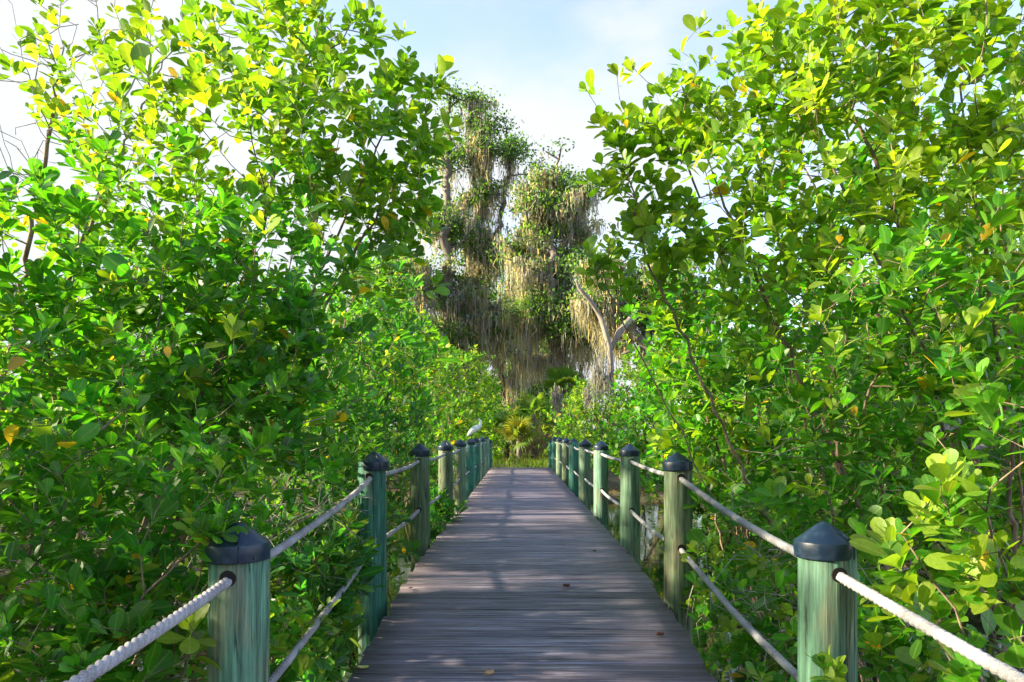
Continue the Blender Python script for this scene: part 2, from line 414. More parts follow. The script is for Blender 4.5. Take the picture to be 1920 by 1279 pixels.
def build_post_meshes(k, height, seed):
    """pile with slight taper, checks and wobble; local origin at deck level"""
    rnd = random.Random(seed); n = 40
    ph = [rnd.uniform(0, 6.28) for _ in range(4)]
    rings = []
    zt = height - .095
    for i in range(15):
        t = i / 14; z = -1.9 + (zt + 1.9) * t
        r0 = PR * (1.05 - .06 * t)
        ring = []
        for j in range(n):
            a = 2 * math.pi * j / n
            r = r0 * (1 + .012 * math.sin(2 * a + ph[0]) + .008 * math.sin(5 * a + ph[1] + 2 * t) + .004 * math.sin(13 * a + ph[2]))
            if j in (int(ph[3] * 5) % n, int(ph[2] * 6) % n): r -= .005 + .004 * math.sin(9 * t + ph[1])
            ring.append((r * math.cos(a), r * math.sin(a), z))
        rings.append(ring)
    m = MB(); m.loft(rings)
    c = MB(); rc = PR * 1.035; rings = []
    for (r, z) in ((rc * .985, -.160), (rc * 1.0, -.158), (rc * 1.012, -.13), (rc * 1.02, -.100), (rc * 1.0, -.092), (rc * .80, -.0745), (rc * .55, -.0495), (rc * .30, -.026), (rc * .12, -.011), (rc * .02, -.008)):
        rings.append([(r * math.cos(2 * math.pi * j / 36) * (1 + .006 * math.sin(3 * j + seed)), r * math.sin(2 * math.pi * j / 36), height + z) for j in range(36)])
    c.loft(rings)
    # raised welded seam on the skirt and the cone
    sa = -1.35 + .4 * math.sin(seed * 3.1) if seed != 1 else -1.4
    seam = [(rc * 1.012, -.158), (rc * 1.03, -.13), (rc * 1.035, -.100), (rc * .86, -.073), (rc * .6, -.043)]
    c.tube([(r * math.cos(sa - .25 * max(0, (-.1 - 0) * 0 + (z + .1) * 8)), r * math.sin(sa - .25 * max(0, (z + .1) * 8)), height + z) for r, z in seam], .004, 6)
    # nail head
    c.tube([(rc * 1.0 * math.cos(sa + .5), rc * math.sin(sa + .5), height - .145), (rc * 1.05 * math.cos(sa + .5), rc * 1.05 * math.sin(sa + .5), height - .145)], .005, 8)
    return m, c
HGT = {0: 1.42, 1: 1.27, 2: 1.245}
PX = {(1, -1): (-1.135, 2.75)}
protos = []
def make_post(side, i):
    y = POST_Y[i] + (0.05 if side < 0 else 0.0); x = XL if side < 0 else XR
    h = HGT.get(i, 1.205)
    if (i, side) in PX: x, y = PX[(i, side)]; h = 1.31
    if i == 2 and side < 0: x -= .05
    z = deck_z(y)
    root = empty('rope_post', (x, y, z))
    look = (LOOKL if side < 0 else LOOKR)[i]
    tag(root, look or ('left' if side < 0 else 'right') + ' side post right beside the camera, out of the picture', 'post', 'capped timber posts along the boardwalk')
    m, c = build_post_meshes(i, h, i * 2 + (1 if side > 0 else 0) - (2 if i == 0 else 0))
    p = m.build('pile', M_POST, root, smooth=True, local=True)
    pal = [(.085, .195, .125), (.10, .15, .08), (.12, .22, .14), (.035, .16, .11), (.15, .23, .14), (.03, .18, .13), (.09, .20, .14), (.04, .21, .15)]
    k_ = 0 if i < 2 else (i * 3 + (0 if side > 0 else 2)) % 7 + 1
    if i == 2: k_ = 1 if side > 0 else 3
    if i == 3: k_ = 2 if side > 0 else 1
    p.color = (*pal[k_], 1)
    # keep the shading seam of the cap crisp
    cp = c.build('cap', M_CAP, root, smooth=True, local=True)
    cp.rotation_euler = (random.uniform(-.035, .035), random.uniform(-.035, .035), random.uniform(0, .5)); cp.location = (-(h * cp.rotation_euler[1]), h * cp.rotation_euler[0], 0)
    md = cp.modifiers.new('edge', 'EDGE_SPLIT'); md.split_angle = math.radians(28)
    for hz in (h - .215, h - .79 if i > 1 else h - .80):
        for s in (-1, 1):
            hm = MB(); hm.tube([(0, s * (PR * .90), hz), (0, s * (PR * 1.018), hz)], .032, 14)
            hm.build('rope_hole', M_HOLE, root, local=True)
    root.rotation_euler = (random.uniform(-.008, .008), random.uniform(-.008, .008), 0)
    if side < 0 and i == 1: root.rotation_euler = (0, .012, 0)
    return root
for i in range(len(POST_Y)):
    for s in (-1, 1): make_post(s, i)

def rope(side, low, label):
    x = XL if side < 0 else XR
    pts = []
    R = .0190 if side < 0 else .0200
    for i in range(len(POST_Y) - 1):
        ya, yb = POST_Y[i] + (.05 if side < 0 else 0), POST_Y[i + 1] + (.05 if side < 0 else 0)
        if side < 0 and i == 0: yb = 2.75
        if side < 0 and i == 1: ya = 2.75
        dn = lambda k: ((1.31 if (k == 1 and side < 0) else HGT.get(k, 1.205)) - (.215 if not low else (.79 if k > 1 else .80)))
        za = deck_z(ya) + dn(i); zb = deck_z(yb) + dn(i + 1)
        lx = lambda k: (PX[(1, -1)][0] + .010 if k == 1 else x - .05 if k == 2 else x) if side < 0 else x
        xa = lx(i); xb = lx(i + 1)
        sag = [.03, .04, .03][min(i, 2)] * (1.2 if low else 1) * random.uniform(.7, 1.2)
        st = .0045 if yb < 9 else (.012 if yb < 15 else .03)
        for t in np.arange(0, 1, st / (yb - ya)):
            pts.append((xa + (xb - xa) * t + .004 * math.sin(t * 9 + i), ya + (yb - ya) * t, za + (zb - za) * t - 4 * sag * t * (1 - t)))
    pts = np.array(pts)
    pts = pts[pts[:, 1] > -0.5]
    T = np.gradient(pts, axis=0); T /= np.linalg.norm(T, axis=1)[:, None]
    s = np.concatenate([[0], np.cumsum(np.linalg.norm(np.diff(pts, axis=0), axis=1))])
    U = np.cross(T, [0, 0, 1.]); U /= np.linalg.norm(U, axis=1)[:, None]; W = np.cross(U, T)
    n = 24; th = np.linspace(0, 2 * np.pi, n, endpoint=False)
    pitch = .10
    phs = 1.5 * (th[None, :] - 2 * np.pi * s[:, None] / pitch)
    depth = .32 if side < 0 else .16
    r = R * (1 - depth + depth * 1.3 * np.abs(np.cos(phs)) ** 0.7)
    if side > 0: r = r * (1 + .05 * RNG.standard_normal(r.shape) * (pts[:, 1] < 6)[:, None])
    V = pts[:, None, :] + r[:, :, None] * (np.cos(th)[None, :, None] * U[:, None, :] + np.sin(th)[None, :, None] * W[:, None, :])
    m = len(pts)
    a = (np.arange(m - 1)[:, None] * n + np.arange(n)[None, :]).ravel(); b = (np.arange(m - 1)[:, None] * n + (np.arange(n)[None, :] + 1) % n).ravel()
    Fq = np.stack([a, b, b + n, a + n], 1)
    o = mesh_np('rope', V.reshape(-1, 3), Fq, M_ROPE_L if side < 0 else M_ROPE_R)
    tag(o, label, 'rope', 'ropes threaded through the posts')
rope(-1, False, 'upper grey twisted rope along the left posts, just under their caps')
rope(-1, True, 'lower grey twisted rope along the left posts, at knee height')
rope(1, False, 'upper white frayed rope along the right posts, just under their caps')
rope(1, True, 'lower pale rope along the right posts, at knee height')

# ---------------------------------------------------------------- ground and water
WATER_Z = -0.95
def ground_z(x, y):
    x = np.asarray(x, float); y = np.asarray(y, float)
    n = .10 * np.sin(x * 1.3 + .7 * y) + .08 * np.sin(2.1 * y - x) + .05 * np.sin(3.7 * x + 1.9 * y)
    z = -0.80 + n * .8
    ch = np.exp(-((y - 13.5) / 8.0) ** 4)               # tidal channel under the bridge
    z = z - 1.1 * ch * (1 / (1 + np.exp(-(x + 1.2) * 1.5)) * .75 + .25) / (1 + np.exp((x - 5.0) * 1.5)) / (1 + np.exp(-(x + 7) * 1.5))
    far = 1 / (1 + np.exp(-(y - 27) * 1.2))
    z = z * (1 - far) + (-0.15 + n * .5) * far
    z = z + .35 / (1 + np.exp(-(np.abs(x) - 5.5) * 1.5)) * (y < 12)
    far2 = np.clip((y - 60) / 100, 0, 1); z = z + far2 * 1.0
    return z
def build_ground():
    ax = np.concatenate([-np.geomspace(12, 900, 28)[::-1], np.arange(-11.5, 12, .4), np.geomspace(12, 900, 28)])
    ay = np.concatenate([-np.geomspace(6, 600, 16)[::-1], np.arange(-5.5, 45, .4), np.geomspace(46, 1200, 30)])
    X, Y = np.meshgrid(ax, ay); Z = ground_z(X, Y)
    Z = Z + RNG.uniform(-.03, .03, Z.shape) * (np.abs(X) < 14)
    V = np.stack([X, Y, Z], -1).reshape(-1, 3); nx = len(ax)
    i = (np.arange(len(ay) - 1)[:, None] * nx + np.arange(nx - 1)[None, :]).ravel()
    o = mesh_np('ground', V, np.stack([i, i + 1, i + nx + 1, i + nx], 1), ground_mat())
    tag(o, kind='structure')
build_ground()
wm = MB(); wm.add([(-60, -30, WATER_Z), (60, -30, WATER_Z), (60, 27.5, WATER_Z), (-60, 27.5, WATER_Z)], [(0, 1, 2, 3)])
tag(wm.build('water', water_mat()), kind='structure')

# ---------------------------------------------------------------- plant growing
def unit(v):
    return v / (np.linalg.norm(v, axis=-1, keepdims=True) + 1e-9)

def grow(base_paths, tips, step, rng, wob=.12, back=0.55):
    """base_paths: list of polylines (world). returns pos, parent, tip node index."""
    pos = []; par = []; plen = []
    def addn(p, pr):
        pos.append(np.array(p, float)); par.append(pr)
        plen.append(0 if pr < 0 else plen[pr] + np.linalg.norm(pos[pr] - pos[-1])); return len(pos) - 1
    for path in base_paths:
        prev = -1; path = [np.array(p, float) for p in path]
        # a path may start on an existing node
        if len(pos):
            d = [np.linalg.norm(q - path[0]) for q in pos]; k = int(np.argmin(d))
            if d[k] < step * .6: prev = k
        if prev < 0: prev = addn(path[0], -1)
        for a, b in zip(path[:-1], path[1:]):
            L_ = np.linalg.norm(b - a); n = max(1, int(L_ / step))
            for t in range(1, n + 1):
                q = a + (b - a) * t / n
                if t < n: q = q + rng.normal(0, wob * step, 3)
                prev = addn(q, prev)
    cap = len(pos) + 60 * len(tips) + 10
    A = np.zeros((cap, 3)); A[:len(pos)] = pos; PL = np.zeros(cap); PL[:len(pos)] = plen
    n0 = len(pos); cnt = n0; parr = list(par)
    dmin = np.array([np.min(np.linalg.norm(A[:n0] - t, axis=1)) for t in tips])
    tipidx = np.zeros(len(tips), int)
    for ti in np.argsort(dmin):
        t = tips[ti]
        dv = t - A[:cnt]; d = np.linalg.norm(dv, axis=1)
        c = d + .22 * PL[:cnt] + back * np.maximum(0, A[:cnt, 2] - t[2] + .02) * 1.2
        k = int(np.argmin(c)); L_ = d[k]
        n = min(58, max(1, int(L_ / step)))
        up = np.array([0, 0, 1.]) * L_ * .14 + rng.normal(0, .06 * L_, 3)
        a = A[k].copy(); prev = k
        for s in range(1, n + 1):
            u = s / n
            q = a + (t - a) * u - up * (4 * u * (1 - u)) * .5
            if s < n: q = q + rng.normal(0, wob * step * .6, 3)
            A[cnt] = q; PL[cnt] = PL[prev] + np.linalg.norm(q - A[prev]); parr.append(prev); prev = cnt; cnt += 1
        tipidx[ti] = prev
    return A[:cnt].copy(), np.array(parr), tipidx

def radii(pos, par, r_tip, expo=2.3, rmax=.2):
    n = len(pos); acc = np.zeros(n)
    ch = np.zeros(n, int)
    for i in range(n):
        if par[i] >= 0: ch[par[i]] += 1
    acc[ch == 0] = (r_tip * 1.2) ** expo
    for i in range(n - 1, -1, -1):
        p = par[i]
        if p >= 0: acc[p] += acc[i] * 1.012
    # parents always have a smaller index than their children
    return np.minimum(acc ** (1 / expo), rmax)

def frusta(pos, par, rad, sel, sides):
    """tapered tubes for the edges parent->i for i in sel"""
    n = len(pos)
    main = -np.ones(n, int); best = np.zeros(n)
    for i in range(n):
        p = par[i]
        if p >= 0 and rad[i] > best[p]: best[p] = rad[i]; main[p] = i
    D = np.zeros((n, 3)); hp = par >= 0
    D[hp] = unit(pos[hp] - pos[par[hp]])
    rootn = np.where(~hp)[0]
    for r in rootn:
        if main[r] >= 0: D[r] = D[main[r]]
    RD = D.copy(); hm = main >= 0
    RD[hm] = unit(D[hm] + D[main[hm]])
    def frame(T):
        ref = np.array([.11, .97, .2]); U = unit(np.cross(T, ref)); return U, np.cross(T, U)
    sel = np.array([i for i in sel if par[i] >= 0], int)
    if len(sel) == 0: return np.zeros((0, 3)), np.zeros((0, 4), int)
    p = par[sel]; ism = main[p] == sel
    Ds = np.where(ism[:, None], RD[p], D[sel]); De = RD[sel]
    rs = np.where(ism, rad[p], np.minimum(rad[p], rad[sel] * 1.25)); re = rad[sel]
    th = np.linspace(0, 2 * np.pi, sides, endpoint=False)
    def ring(c, T, r):
        U, W = frame(T)
        return c[:, None, :] + r[:, None, None] * (np.cos(th)[None, :, None] * U[:, None, :] + np.sin(th)[None, :, None] * W[:, None, :])
    V = np.concatenate([ring(pos[p], Ds, rs), ring(pos[sel], De, re)], 1)    # (m, 2*sides, 3)
    m = len(sel); b = np.arange(m)[:, None] * (2 * sides); j = np.arange(sides)[None, :]; j2 = (j + 1) % sides
    Fq = np.stack([b + j, b + j2, b + sides + j2, b + sides + j], -1).reshape(-1, 4)
    return V.reshape(-1, 3), Fq

# leaf templates: columns (along, side, lift)
def leaf_template(kind):
    if kind == 'near':
        rows = [(0.0, .03), (.12, .10), (.32, .60), (.55, .95), (.75, 1.0), (.91, .68), (1.0, .12)]
    elif kind == 'mid':
        rows = [(0.0, .05), (.35, .75), (.72, 1.0), (1.0, .15)]
    else:
        rows = [(0.0, .2), (.6, 1.0), (1.0, .2)]
    V = []; A = []
    for (t, w_) in rows:
        for s in (-1, 0, 1):
            V.append((t, s * w_ * .5, (abs(s) * w_ * .07) - .16 * t * t)); A.append(abs(s) if w_ > .2 else .0)
    Fq = []
    for i in range(len(rows) - 1):
        a = i * 3; Fq += [(a, a + 3, a + 4, a + 1), (a + 1, a + 4, a + 5, a + 2)]
    if kind == 'flat':
        V = [(0, -.25, 0), (.6, -.5, -.06), (1, 0, -.1), (.6, .5, -.06), (0, .25, 0)]; A = [1] * 5
        V = [(0, 0, 0), (.5, -.5, .03), (1, 0, -.1), (.5, .5, .03)]; A = [1] * 4; Fq = [(0, 1, 2, 3)]
    return np.array(V, float), np.array(A, float), np.array(Fq)
TPL = {k: leaf_template(k) for k in ('near', 'mid', 'flat')}

def leaves_mesh(name, O, D, Nn, Ln, Wd, colr, kind, material, parent):
    V0, A0, F0 = TPL[kind]
    D = unit(D); S = unit(np.cross(Nn, D)); Nn = np.cross(D, S)
    curl = RNG.uniform(.3, 1.6, len(O))
    V = O[:, None, :] + V0[None, :, 0:1] * (Ln[:, None] * 1)[:, :, None] * D[:, None, :] \
        + V0[None, :, 1:2] * Wd[:, None, None] * S[:, None, :] + (V0[None, :, 2:3] * (Ln * .7 * curl)[:, None, None]) * Nn[:, None, :]
    k = len(V0); m = len(O)
    Fq = (np.arange(m)[:, None, None] * k + F0[None]).reshape(-1, 4)
    col = np.empty((m, k, 4)); col[:, :, :3] = colr[:, None, :]; col[:, :, 3] = A0[None]
    return mesh_np(name, V.reshape(-1, 3), Fq, material, parent, True, col.reshape(-1, 4))

def sample_blob(c, r, n, rng, shell=.5):
    d = unit(rng.standard_normal((n, 3)))
    q = rng.uniform(shell ** 2, 1, n) ** .5
    bump = 1 + .42 * (rng.random(n) < .10) * rng.random(n) + .24 * np.sin(d[:, 0] * 5 + c[0] * 3) * np.sin(d[:, 2] * 6 + c[1]) + .15 * np.sin(d[:, 1] * 9 + d[:, 2] * 7 + c[2])
    return np.array(c) + d * (q * bump)[:, None] * np.array(r)

def tint(n, base, rng, var=.28, yel=.15, old=.02, gold=None):
    c = np.tile(np.array(base, float), (n, 1))
    c *= np.exp(rng.normal(0, var, n))[:, None]
    y = np.clip(rng.beta(1.1, 4, n) + yel - .15, 0, 1)[:, None]
    c = c * (1 - y) + np.array([.12, .25, .010]) * y
    o = rng.random(n) < old
    c[o] = np.array([.55, .30, .015]) * rng.uniform(.6, 1.1, (o.sum(), 1))
    return c

GREEN_SUNLIT = (0.092, 0.195, 0.009)  # sun leaves, with the yellow of sunlit crowns put into their colour
GREEN_A = (0.028, 0.178, 0.011)    # round leaved mangrove
GREEN_B = (0.022, 0.140, 0.026)    # darker, longer leaved
GREEN_C = (0.050, 0.190, 0.008)    # yellow green
DENS = 1.75
TREE_GROUP = 'mangroves crowding the boardwalk'
def mangrove(name, label, base, blobs, tips_per=200, lsize=.1, kind='near', green=GREEN_A, yel=.15, stems=3, seed=1,
             bare=None, rtip=.0017, per=8, aspect=.57, cat='tree', group=TREE_GROUP, old=.02, step=.10, clear=True, mats=None, shell=.5, young=.0, trunkr=.07, upb=.75):
    rng = np.random.default_rng(seed)
    base = np.array([base[0], base[1], float(ground_z(base[0], base[1])) - .05])
    root = empty(name, base, label, cat, group)
    tips = []; weights = []
    for (px, py, d, rx, ry, rz) in blobs:
        c = P(px, py, d); n = int(DENS * tips_per * ((rx * ry + rx * rz + ry * rz) / 3))
        tips.append(sample_blob(c, (rx, ry, rz), max(4, n), rng, shell))
    tips = np.concatenate(tips)
    def ok(t, m=0.0):
        bw = (t[:, 0] > -1.75) & (t[:, 0] < 0) & (t[:, 1] > 12.5) & (t[:, 1] < 19.6) & (t[:, 2] > .8)
        inx = (t[:, 0] > EL - .13 - m) & (t[:, 0] < ER + .14 + m) & (t[:, 2] < 1.95) & (t[:, 1] < 30)
        low = t[:, 2] < ground_z(t[:, 0], t[:, 1]) + .12
        near = np.linalg.norm(t - np.array([0, 0, CAMZ]), axis=1) < 1.95
        return ~(inx | low | near | bw)
    if clear: tips = tips[ok(tips)]
    else: tips = tips[tips[:, 2] > ground_z(tips[:, 0], tips[:, 1]) + .12]
    nt_ = len(tips)
    bt = np.zeros((0, 3))
    if bare:
        bt = np.concatenate([sample_blob(P(*b[:3]), b[3:6], b[6], rng, .2) for b in bare]); bt = bt[ok(bt)]
    alltips = np.concatenate([tips, bt])
    # stems rise from the root spread and lean to the blobs
    cs = [P(*b[:3]) for b in blobs]; paths = []
    order = rng.permutation(len(cs))[:max(1, min(stems, len(cs)))]
    for q, oi in enumerate(order):
        c = cs[oi]; b0 = base.copy()
        mid = b0 + (c - b0) * np.array([.35, .35, .5]) + rng.normal(0, .12, 3)
        paths.append([b0, mid, c])
    pos, par, ti = grow(paths, alltips, step, rng)
    rad = radii(pos, par, rtip, 2.35, trunkr)
    thick = np.where(rad > .012)[0]; thin = np.where(rad <= .012)[0]
    mb_, mt_ = mats or (M_BARK, M_TWIG)
    V, Fq = frusta(pos, par, rad, thick, 9)
    if len(V): mesh_np('trunk', V, Fq, mb_, root)
    V, Fq = frusta(pos, par, rad, thin, 4)
    mesh_np('branches', V, Fq, mt_, root)
    # leaf rosettes
    tn = ti[:nt_]; tp = pos[tn]; pd = unit(tp - pos[par[tn]])
    ctr = np.mean(cs, 0); outw = unit(tp - ctr)
    ax = unit(pd * .5 + outw * .35 + np.array([0, 0, upb]) + rng.normal(0, .25, (nt_, 3)))
    O = []; D = []; Nn = []; Ln = []; clu = []
    ref = unit(np.cross(ax, rng.standard_normal((nt_, 3)))); ref2 = np.cross(ax, ref)
    ph0 = rng.uniform(0, 6.28, nt_); ls = lsize * .93 * np.exp(rng.normal(0, .16, nt_))
    for k in range(per):
        keep = rng.random(nt_) < .9
        a = ph0 + k * 2.4 + rng.normal(0, .25, nt_)
        f = k / (per - 1)                                     # 0 = youngest, upright; 1 = oldest, spreading
        pol = np.radians(16 + 58 * f) + rng.normal(0, .18, nt_)
        rd = ref * np.cos(a)[:, None] + ref2 * np.sin(a)[:, None]
        d = ax * np.cos(pol)[:, None] + rd * np.sin(pol)[:, None]
        nn = ax * np.sin(pol)[:, None] - rd * np.cos(pol)[:, None] + np.array([0, 0, .35]) + rng.normal(0, .22, (nt_, 3))
        # along the twig, old leaves sit lower
        o = tp - ax * (f * lsize * .9)[..., None] if np.ndim(f) else tp - ax * (f * lsize * 1.0) + rd * .004
        O.append(o[keep]); D.append(d[keep]); Nn.append(nn[keep])
        Ln.append((ls * (0.62 + .45 * min(1, f * 2.2)) * np.exp(rng.normal(0, .18, nt_)))[keep]); clu.append(np.where(keep)[0])
    O = np.concatenate(O); D = np.concatenate(D); Nn = np.concatenate(Nn); Ln = np.concatenate(Ln); clu = np.concatenate(clu)
    if clear:
        far_ok = np.linalg.norm(O - np.array([0, 0, CAMZ]), axis=1) > (3.4 if group == 'mangroves deeper in the thicket' else 1.75)
        O, D, Nn, Ln, clu = O[far_ok], D[far_ok], Nn[far_ok], Ln[far_ok], clu[far_ok]
    cv = tint(nt_, green, rng, .16, yel, 0)
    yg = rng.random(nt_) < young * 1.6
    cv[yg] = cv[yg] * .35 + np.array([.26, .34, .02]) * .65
    cl = cv[clu] * np.exp(rng.normal(0, .22, len(O)))[:, None]
    gy = (rng.beta(1.2, 4, len(O)) * .35)[:, None]; cl = cl * (1 - gy) + (cl @ np.array([.3, .6, .1]))[:, None] * np.array([.95, 1.05, .7]) * gy
    ol = rng.random(len(O)) < old * .5
    cl[ol] = np.array([.60, .34, .02]) * rng.uniform(.7, 1.1, (ol.sum(), 1))
    leaves_mesh('leaves', O, D, Nn, Ln, Ln * aspect * np.exp(rng.normal(0, .12, len(O))), np.clip(cl, 0, .8), kind,
                M_LEAF if kind == 'near' else M_LEAF_FAR, root)
    return root, len(O)

exec_count = 0
def T(*a, **k):
    global exec_count
    r, n = mangrove(*a, **k); exec_count += n
    return r

# ---- left side, near to far
T('mangrove_tree', 'nearest left mangrove of round bright leaves hanging over the grey rope and first post cap', (-2.7, 3.0),
  [(60, 1020, 3.0, .8, .5, .6), (250, 920, 3.1, .7, .5, .5), (60, 800, 3.3, .8, .5, .6), (330, 1010, 3.2, .42, .35, .35), (150, 1180, 3.0, .55, .4, .4), (415, 985, 2.74, .12, .12, .12), (370, 890, 3.0, .3, .3, .25)],
  tips_per=125, lsize=.098, seed=21, yel=.16, young=.05, old=.025, stems=4)
T('mangrove_tree', 'mangrove left of the boardwalk with thick forked branch behind the nearest leaves', (-2.75, 4.4),
  [(300, 640, 4.1, 1.1, .7, .8), (480, 520, 4.2, .8, .7, .7), (160, 480, 4.4, 1.1, .8, .7), (560, 720, 4.6, .6, .6, .6), (430, 760, 4.2, .7, .6, .6), (90, 660, 4.2, .8, .7, .6)],
  tips_per=150, lsize=.10, seed=22, yel=.18, young=.05, old=.02, stems=4)
T('mangrove_tree', 'tall left mangrove whose crown leans furthest over the boardwalk against the sky', (-2.9, 5.4),
  [(420, 260, 4.7, 1.0, .8, .7), (600, 260, 4.8, .75, .7, .6), (720, 300, 4.9, .5, .6, .6), (745, 190, 4.7, .32, .35, .24), (812, 135, 4.6, .13, .2, .10), (540, 110, 5, .8, .7, .5), (690, 430, 5.0, .5, .55, .5), (600, 40, 5.0, .5, .5, .35), (790, 260, 4.9, .18, .3, .22), (760, 380, 5, .25, .3, .25)],
  tips_per=115, lsize=.100, green=(.075,.20,.008), seed=23, yel=.36, young=.16, old=.02, stems=4, step=.11)  # sunlit yellow of this high crown is put into its leaf colour
T('mangrove_tree', 'thin crowned mangrove with bare grey twigs against the white sky at upper left', (-4.4, 5.4),
  [(230, 190, 5.2, .8, .7, .6), (120, 90, 5.2, .5, .5, .35), (330, 60, 5.2, .8, .6, .45), (60, 420, 5.2, .6, .6, .35), (250, 340, 5.2, .7, .6, .5), (700, 60, 5.3, .10, .12, .10)],
  tips_per=52, lsize=.10, green=GREEN_SUNLIT, seed=24, yel=.4, young=.2, old=.05, stems=4, bare=[(50, 190, 5.2, .5, .6, .9, 60), (180, 60, 5.3, .6, .6, .6, 34), (20, 330, 5, .4, .6, .4, 26), (130, 250, 5, .4, .5, .4, 24)], rtip=.0024, mats=(M_BARK, M_GREYTWIG))
T('mangrove_tree', 'dark green long leaved mangrove behind the second left post', (-2.6, 6.4),
  [(640, 640, 6.3, .75, .8, .8), (600, 800, 6.0, .8, .8, .7), (560, 960, 5.3, .5, .6, .5), (480, 1080, 4.6, .4, .5, .45), (620, 1060, 5.3, .45, .6, .45), (600, 1200, 4.5, .25, .4, .3)],
  tips_per=135, lsize=.125, aspect=.36, green=GREEN_B, seed=25, yel=.10, young=.06, old=.01, stems=4, rtip=.0018)
T('mangrove_bush', 'low dark mangrove bush at the deck edge between the first two left posts', (-1.9, 4.2),
  [(620, 1190, 4.25, .22, .45, .3), (560, 1230, 4.1, .35, .45, .3), (650, 1110, 5.0, .2, .4, .22)],
  tips_per=150, lsize=.125, aspect=.40, green=GREEN_B, seed=26, yel=.06, young=.10, old=.0, stems=2, cat='bush')
T('mangrove_bush', 'low bush of round leaves under the lower left rope beside the first post', (-1.75, 3.5),
  [(545, 1160, 3.6, .18, .3, .22), (525, 1260, 3.4, .18, .25, .2)],
  tips_per=190, lsize=.09, seed=27, yel=.14, young=.15, old=.0, stems=2, cat='bush')
T('mangrove_tree', 'left mangrove reaching through the ropes between the second and third left posts', (-2.6, 9.2),
  [(700, 690, 8.6, .7, .9, .8), (760, 790, 9.0, .6, .9, .6), (700, 560, 8.4, .6, .7, .6), (730, 890, 8.2, .5, .8, .5), (760, 640, 9.5, .4, .7, .6), (740, 1000, 7.4, .3, .6, .4), (640, 900, 7.0, .6, .6, .5)],
  tips_per=120, lsize=.125, aspect=.36, kind='mid', green=GREEN_B, seed=28, yel=.16, young=.1, old=.02, stems=4, rtip=.0022)
T('mangrove_bush', 'low mangrove sprig poking onto the deck past the third left post', (-1.7, 10.3),
  [(835, 958, 10.2, .26, .3, .12), (800, 985, 9.4, .22, .4, .2), (815, 940, 10.4, .2, .4, .2)],
  tips_per=330, lsize=.13, aspect=.4, kind='mid', seed=29, green=GREEN_B, yel=.16, young=.0, stems=2, clear=False, cat='bush', rtip=.0022)
T('mangrove_tree', 'mangrove beside the fourth left post with grey green leaves', (-3.0, 13),
  [(790, 700, 13, .9, 1.1, .8), (810, 780, 13, .8, 1.1, .7), (800, 850, 12.5, .6, 1, .5), (745, 640, 13, .7, 1, .7), (820, 900, 12.2, .3, .9, .4)],
  tips_per=95, lsize=.13, aspect=.4, kind='mid', seed=30, yel=.16, young=.1, stems=4, rtip=.0028, step=.15)
T('mangrove_tree', 'bright green mangrove behind the white bird', (-3.1, 18.5),
  [(855, 720, 18, .9, 1.3, .8), (865, 790, 18.5, .8, 1.3, .7), (830, 670, 18, .8, 1.3, .7), (870, 850, 18, .4, 1.2, .6)],
  tips_per=80, lsize=.14, kind='mid', seed=31, green=GREEN_C, yel=.3, young=.2, stems=4, rtip=.003, step=.18)
T('mangrove_tree', 'bright green mangrove on the left where the boardwalk ends', (-3.0, 27),
  [(905, 740, 27, .75, 1.5, 1.0), (910, 810, 28, .75, 1.5, .9), (860, 690, 26, 1.2, 1.4, .9), (895, 850, 30, 1.0, 1.4, .6), (840, 780, 25, 1.2, 1.4, 1.0)],
  tips_per=60, lsize=.17, kind='mid', seed=32, green=GREEN_C, yel=.35, young=.2, stems=4, rtip=.004, step=.22)

T('mangrove_bush', 'small leafy twig hanging over the nearest left post cap', (-1.75, 2.9),
  [(400, 1000, 2.70, .09, .06, .07), (425, 965, 2.72, .07, .05, .04)], tips_per=700, lsize=.075, seed=33, yel=.2, young=.1, stems=2, clear=False, cat='bush')
T('mangrove_bush', 'low glossy dark bush under the lower rope before the second left post', (-1.75, 4.9),
  [(640, 1050, 5.0, .22, .45, .3), (600, 1130, 4.6, .25, .4, .25), (665, 1150, 4.75, .12, .35, .2), (570, 1040, 4.7, .3, .4, .25)],
  tips_per=190, lsize=.115, aspect=.42, green=GREEN_B, seed=34, yel=.08, young=.1, old=.0, stems=3, cat='bush')
T('mangrove_bush', 'low leafy bush in the bottom left corner beneath the grey rope', (-2.0, 2.6),
  [(250, 1230, 2.7, .35, .3, .22), (60, 1220, 2.6, .35, .3, .25), (340, 1200, 3.2, .25, .3, .25)],
  tips_per=170, lsize=.095, seed=35, yel=.2, young=.1, old=.01, stems=3, cat='bush')
T('mangrove_bush', 'low bush at the foot of the second right post, leaves up to the deck edge', (1.75, 5.0),
  [(1320, 1170, 4.9, .18, .35, .22), (1370, 1210, 4.5, .22, .35, .22), (1300, 1100, 5.5, .12, .35, .25), (1440, 1240, 4.2, .25, .3, .2)],
  tips_per=170, lsize=.085, seed=52, yel=.2, young=.1, old=.01, stems=3, cat='bush')
T('mangrove_bush', 'bush of round leaves behind and right of the nearest right post', (2.1, 3.3),
  [(1660, 1200, 3.3, .3, .3, .25), (1790, 1240, 3.0, .3, .3, .2), (1600, 1130, 3.6, .22, .3, .25)],
  tips_per=170, lsize=.09, seed=53, yel=.2, young=.1, old=.01, stems=3, cat='bush')
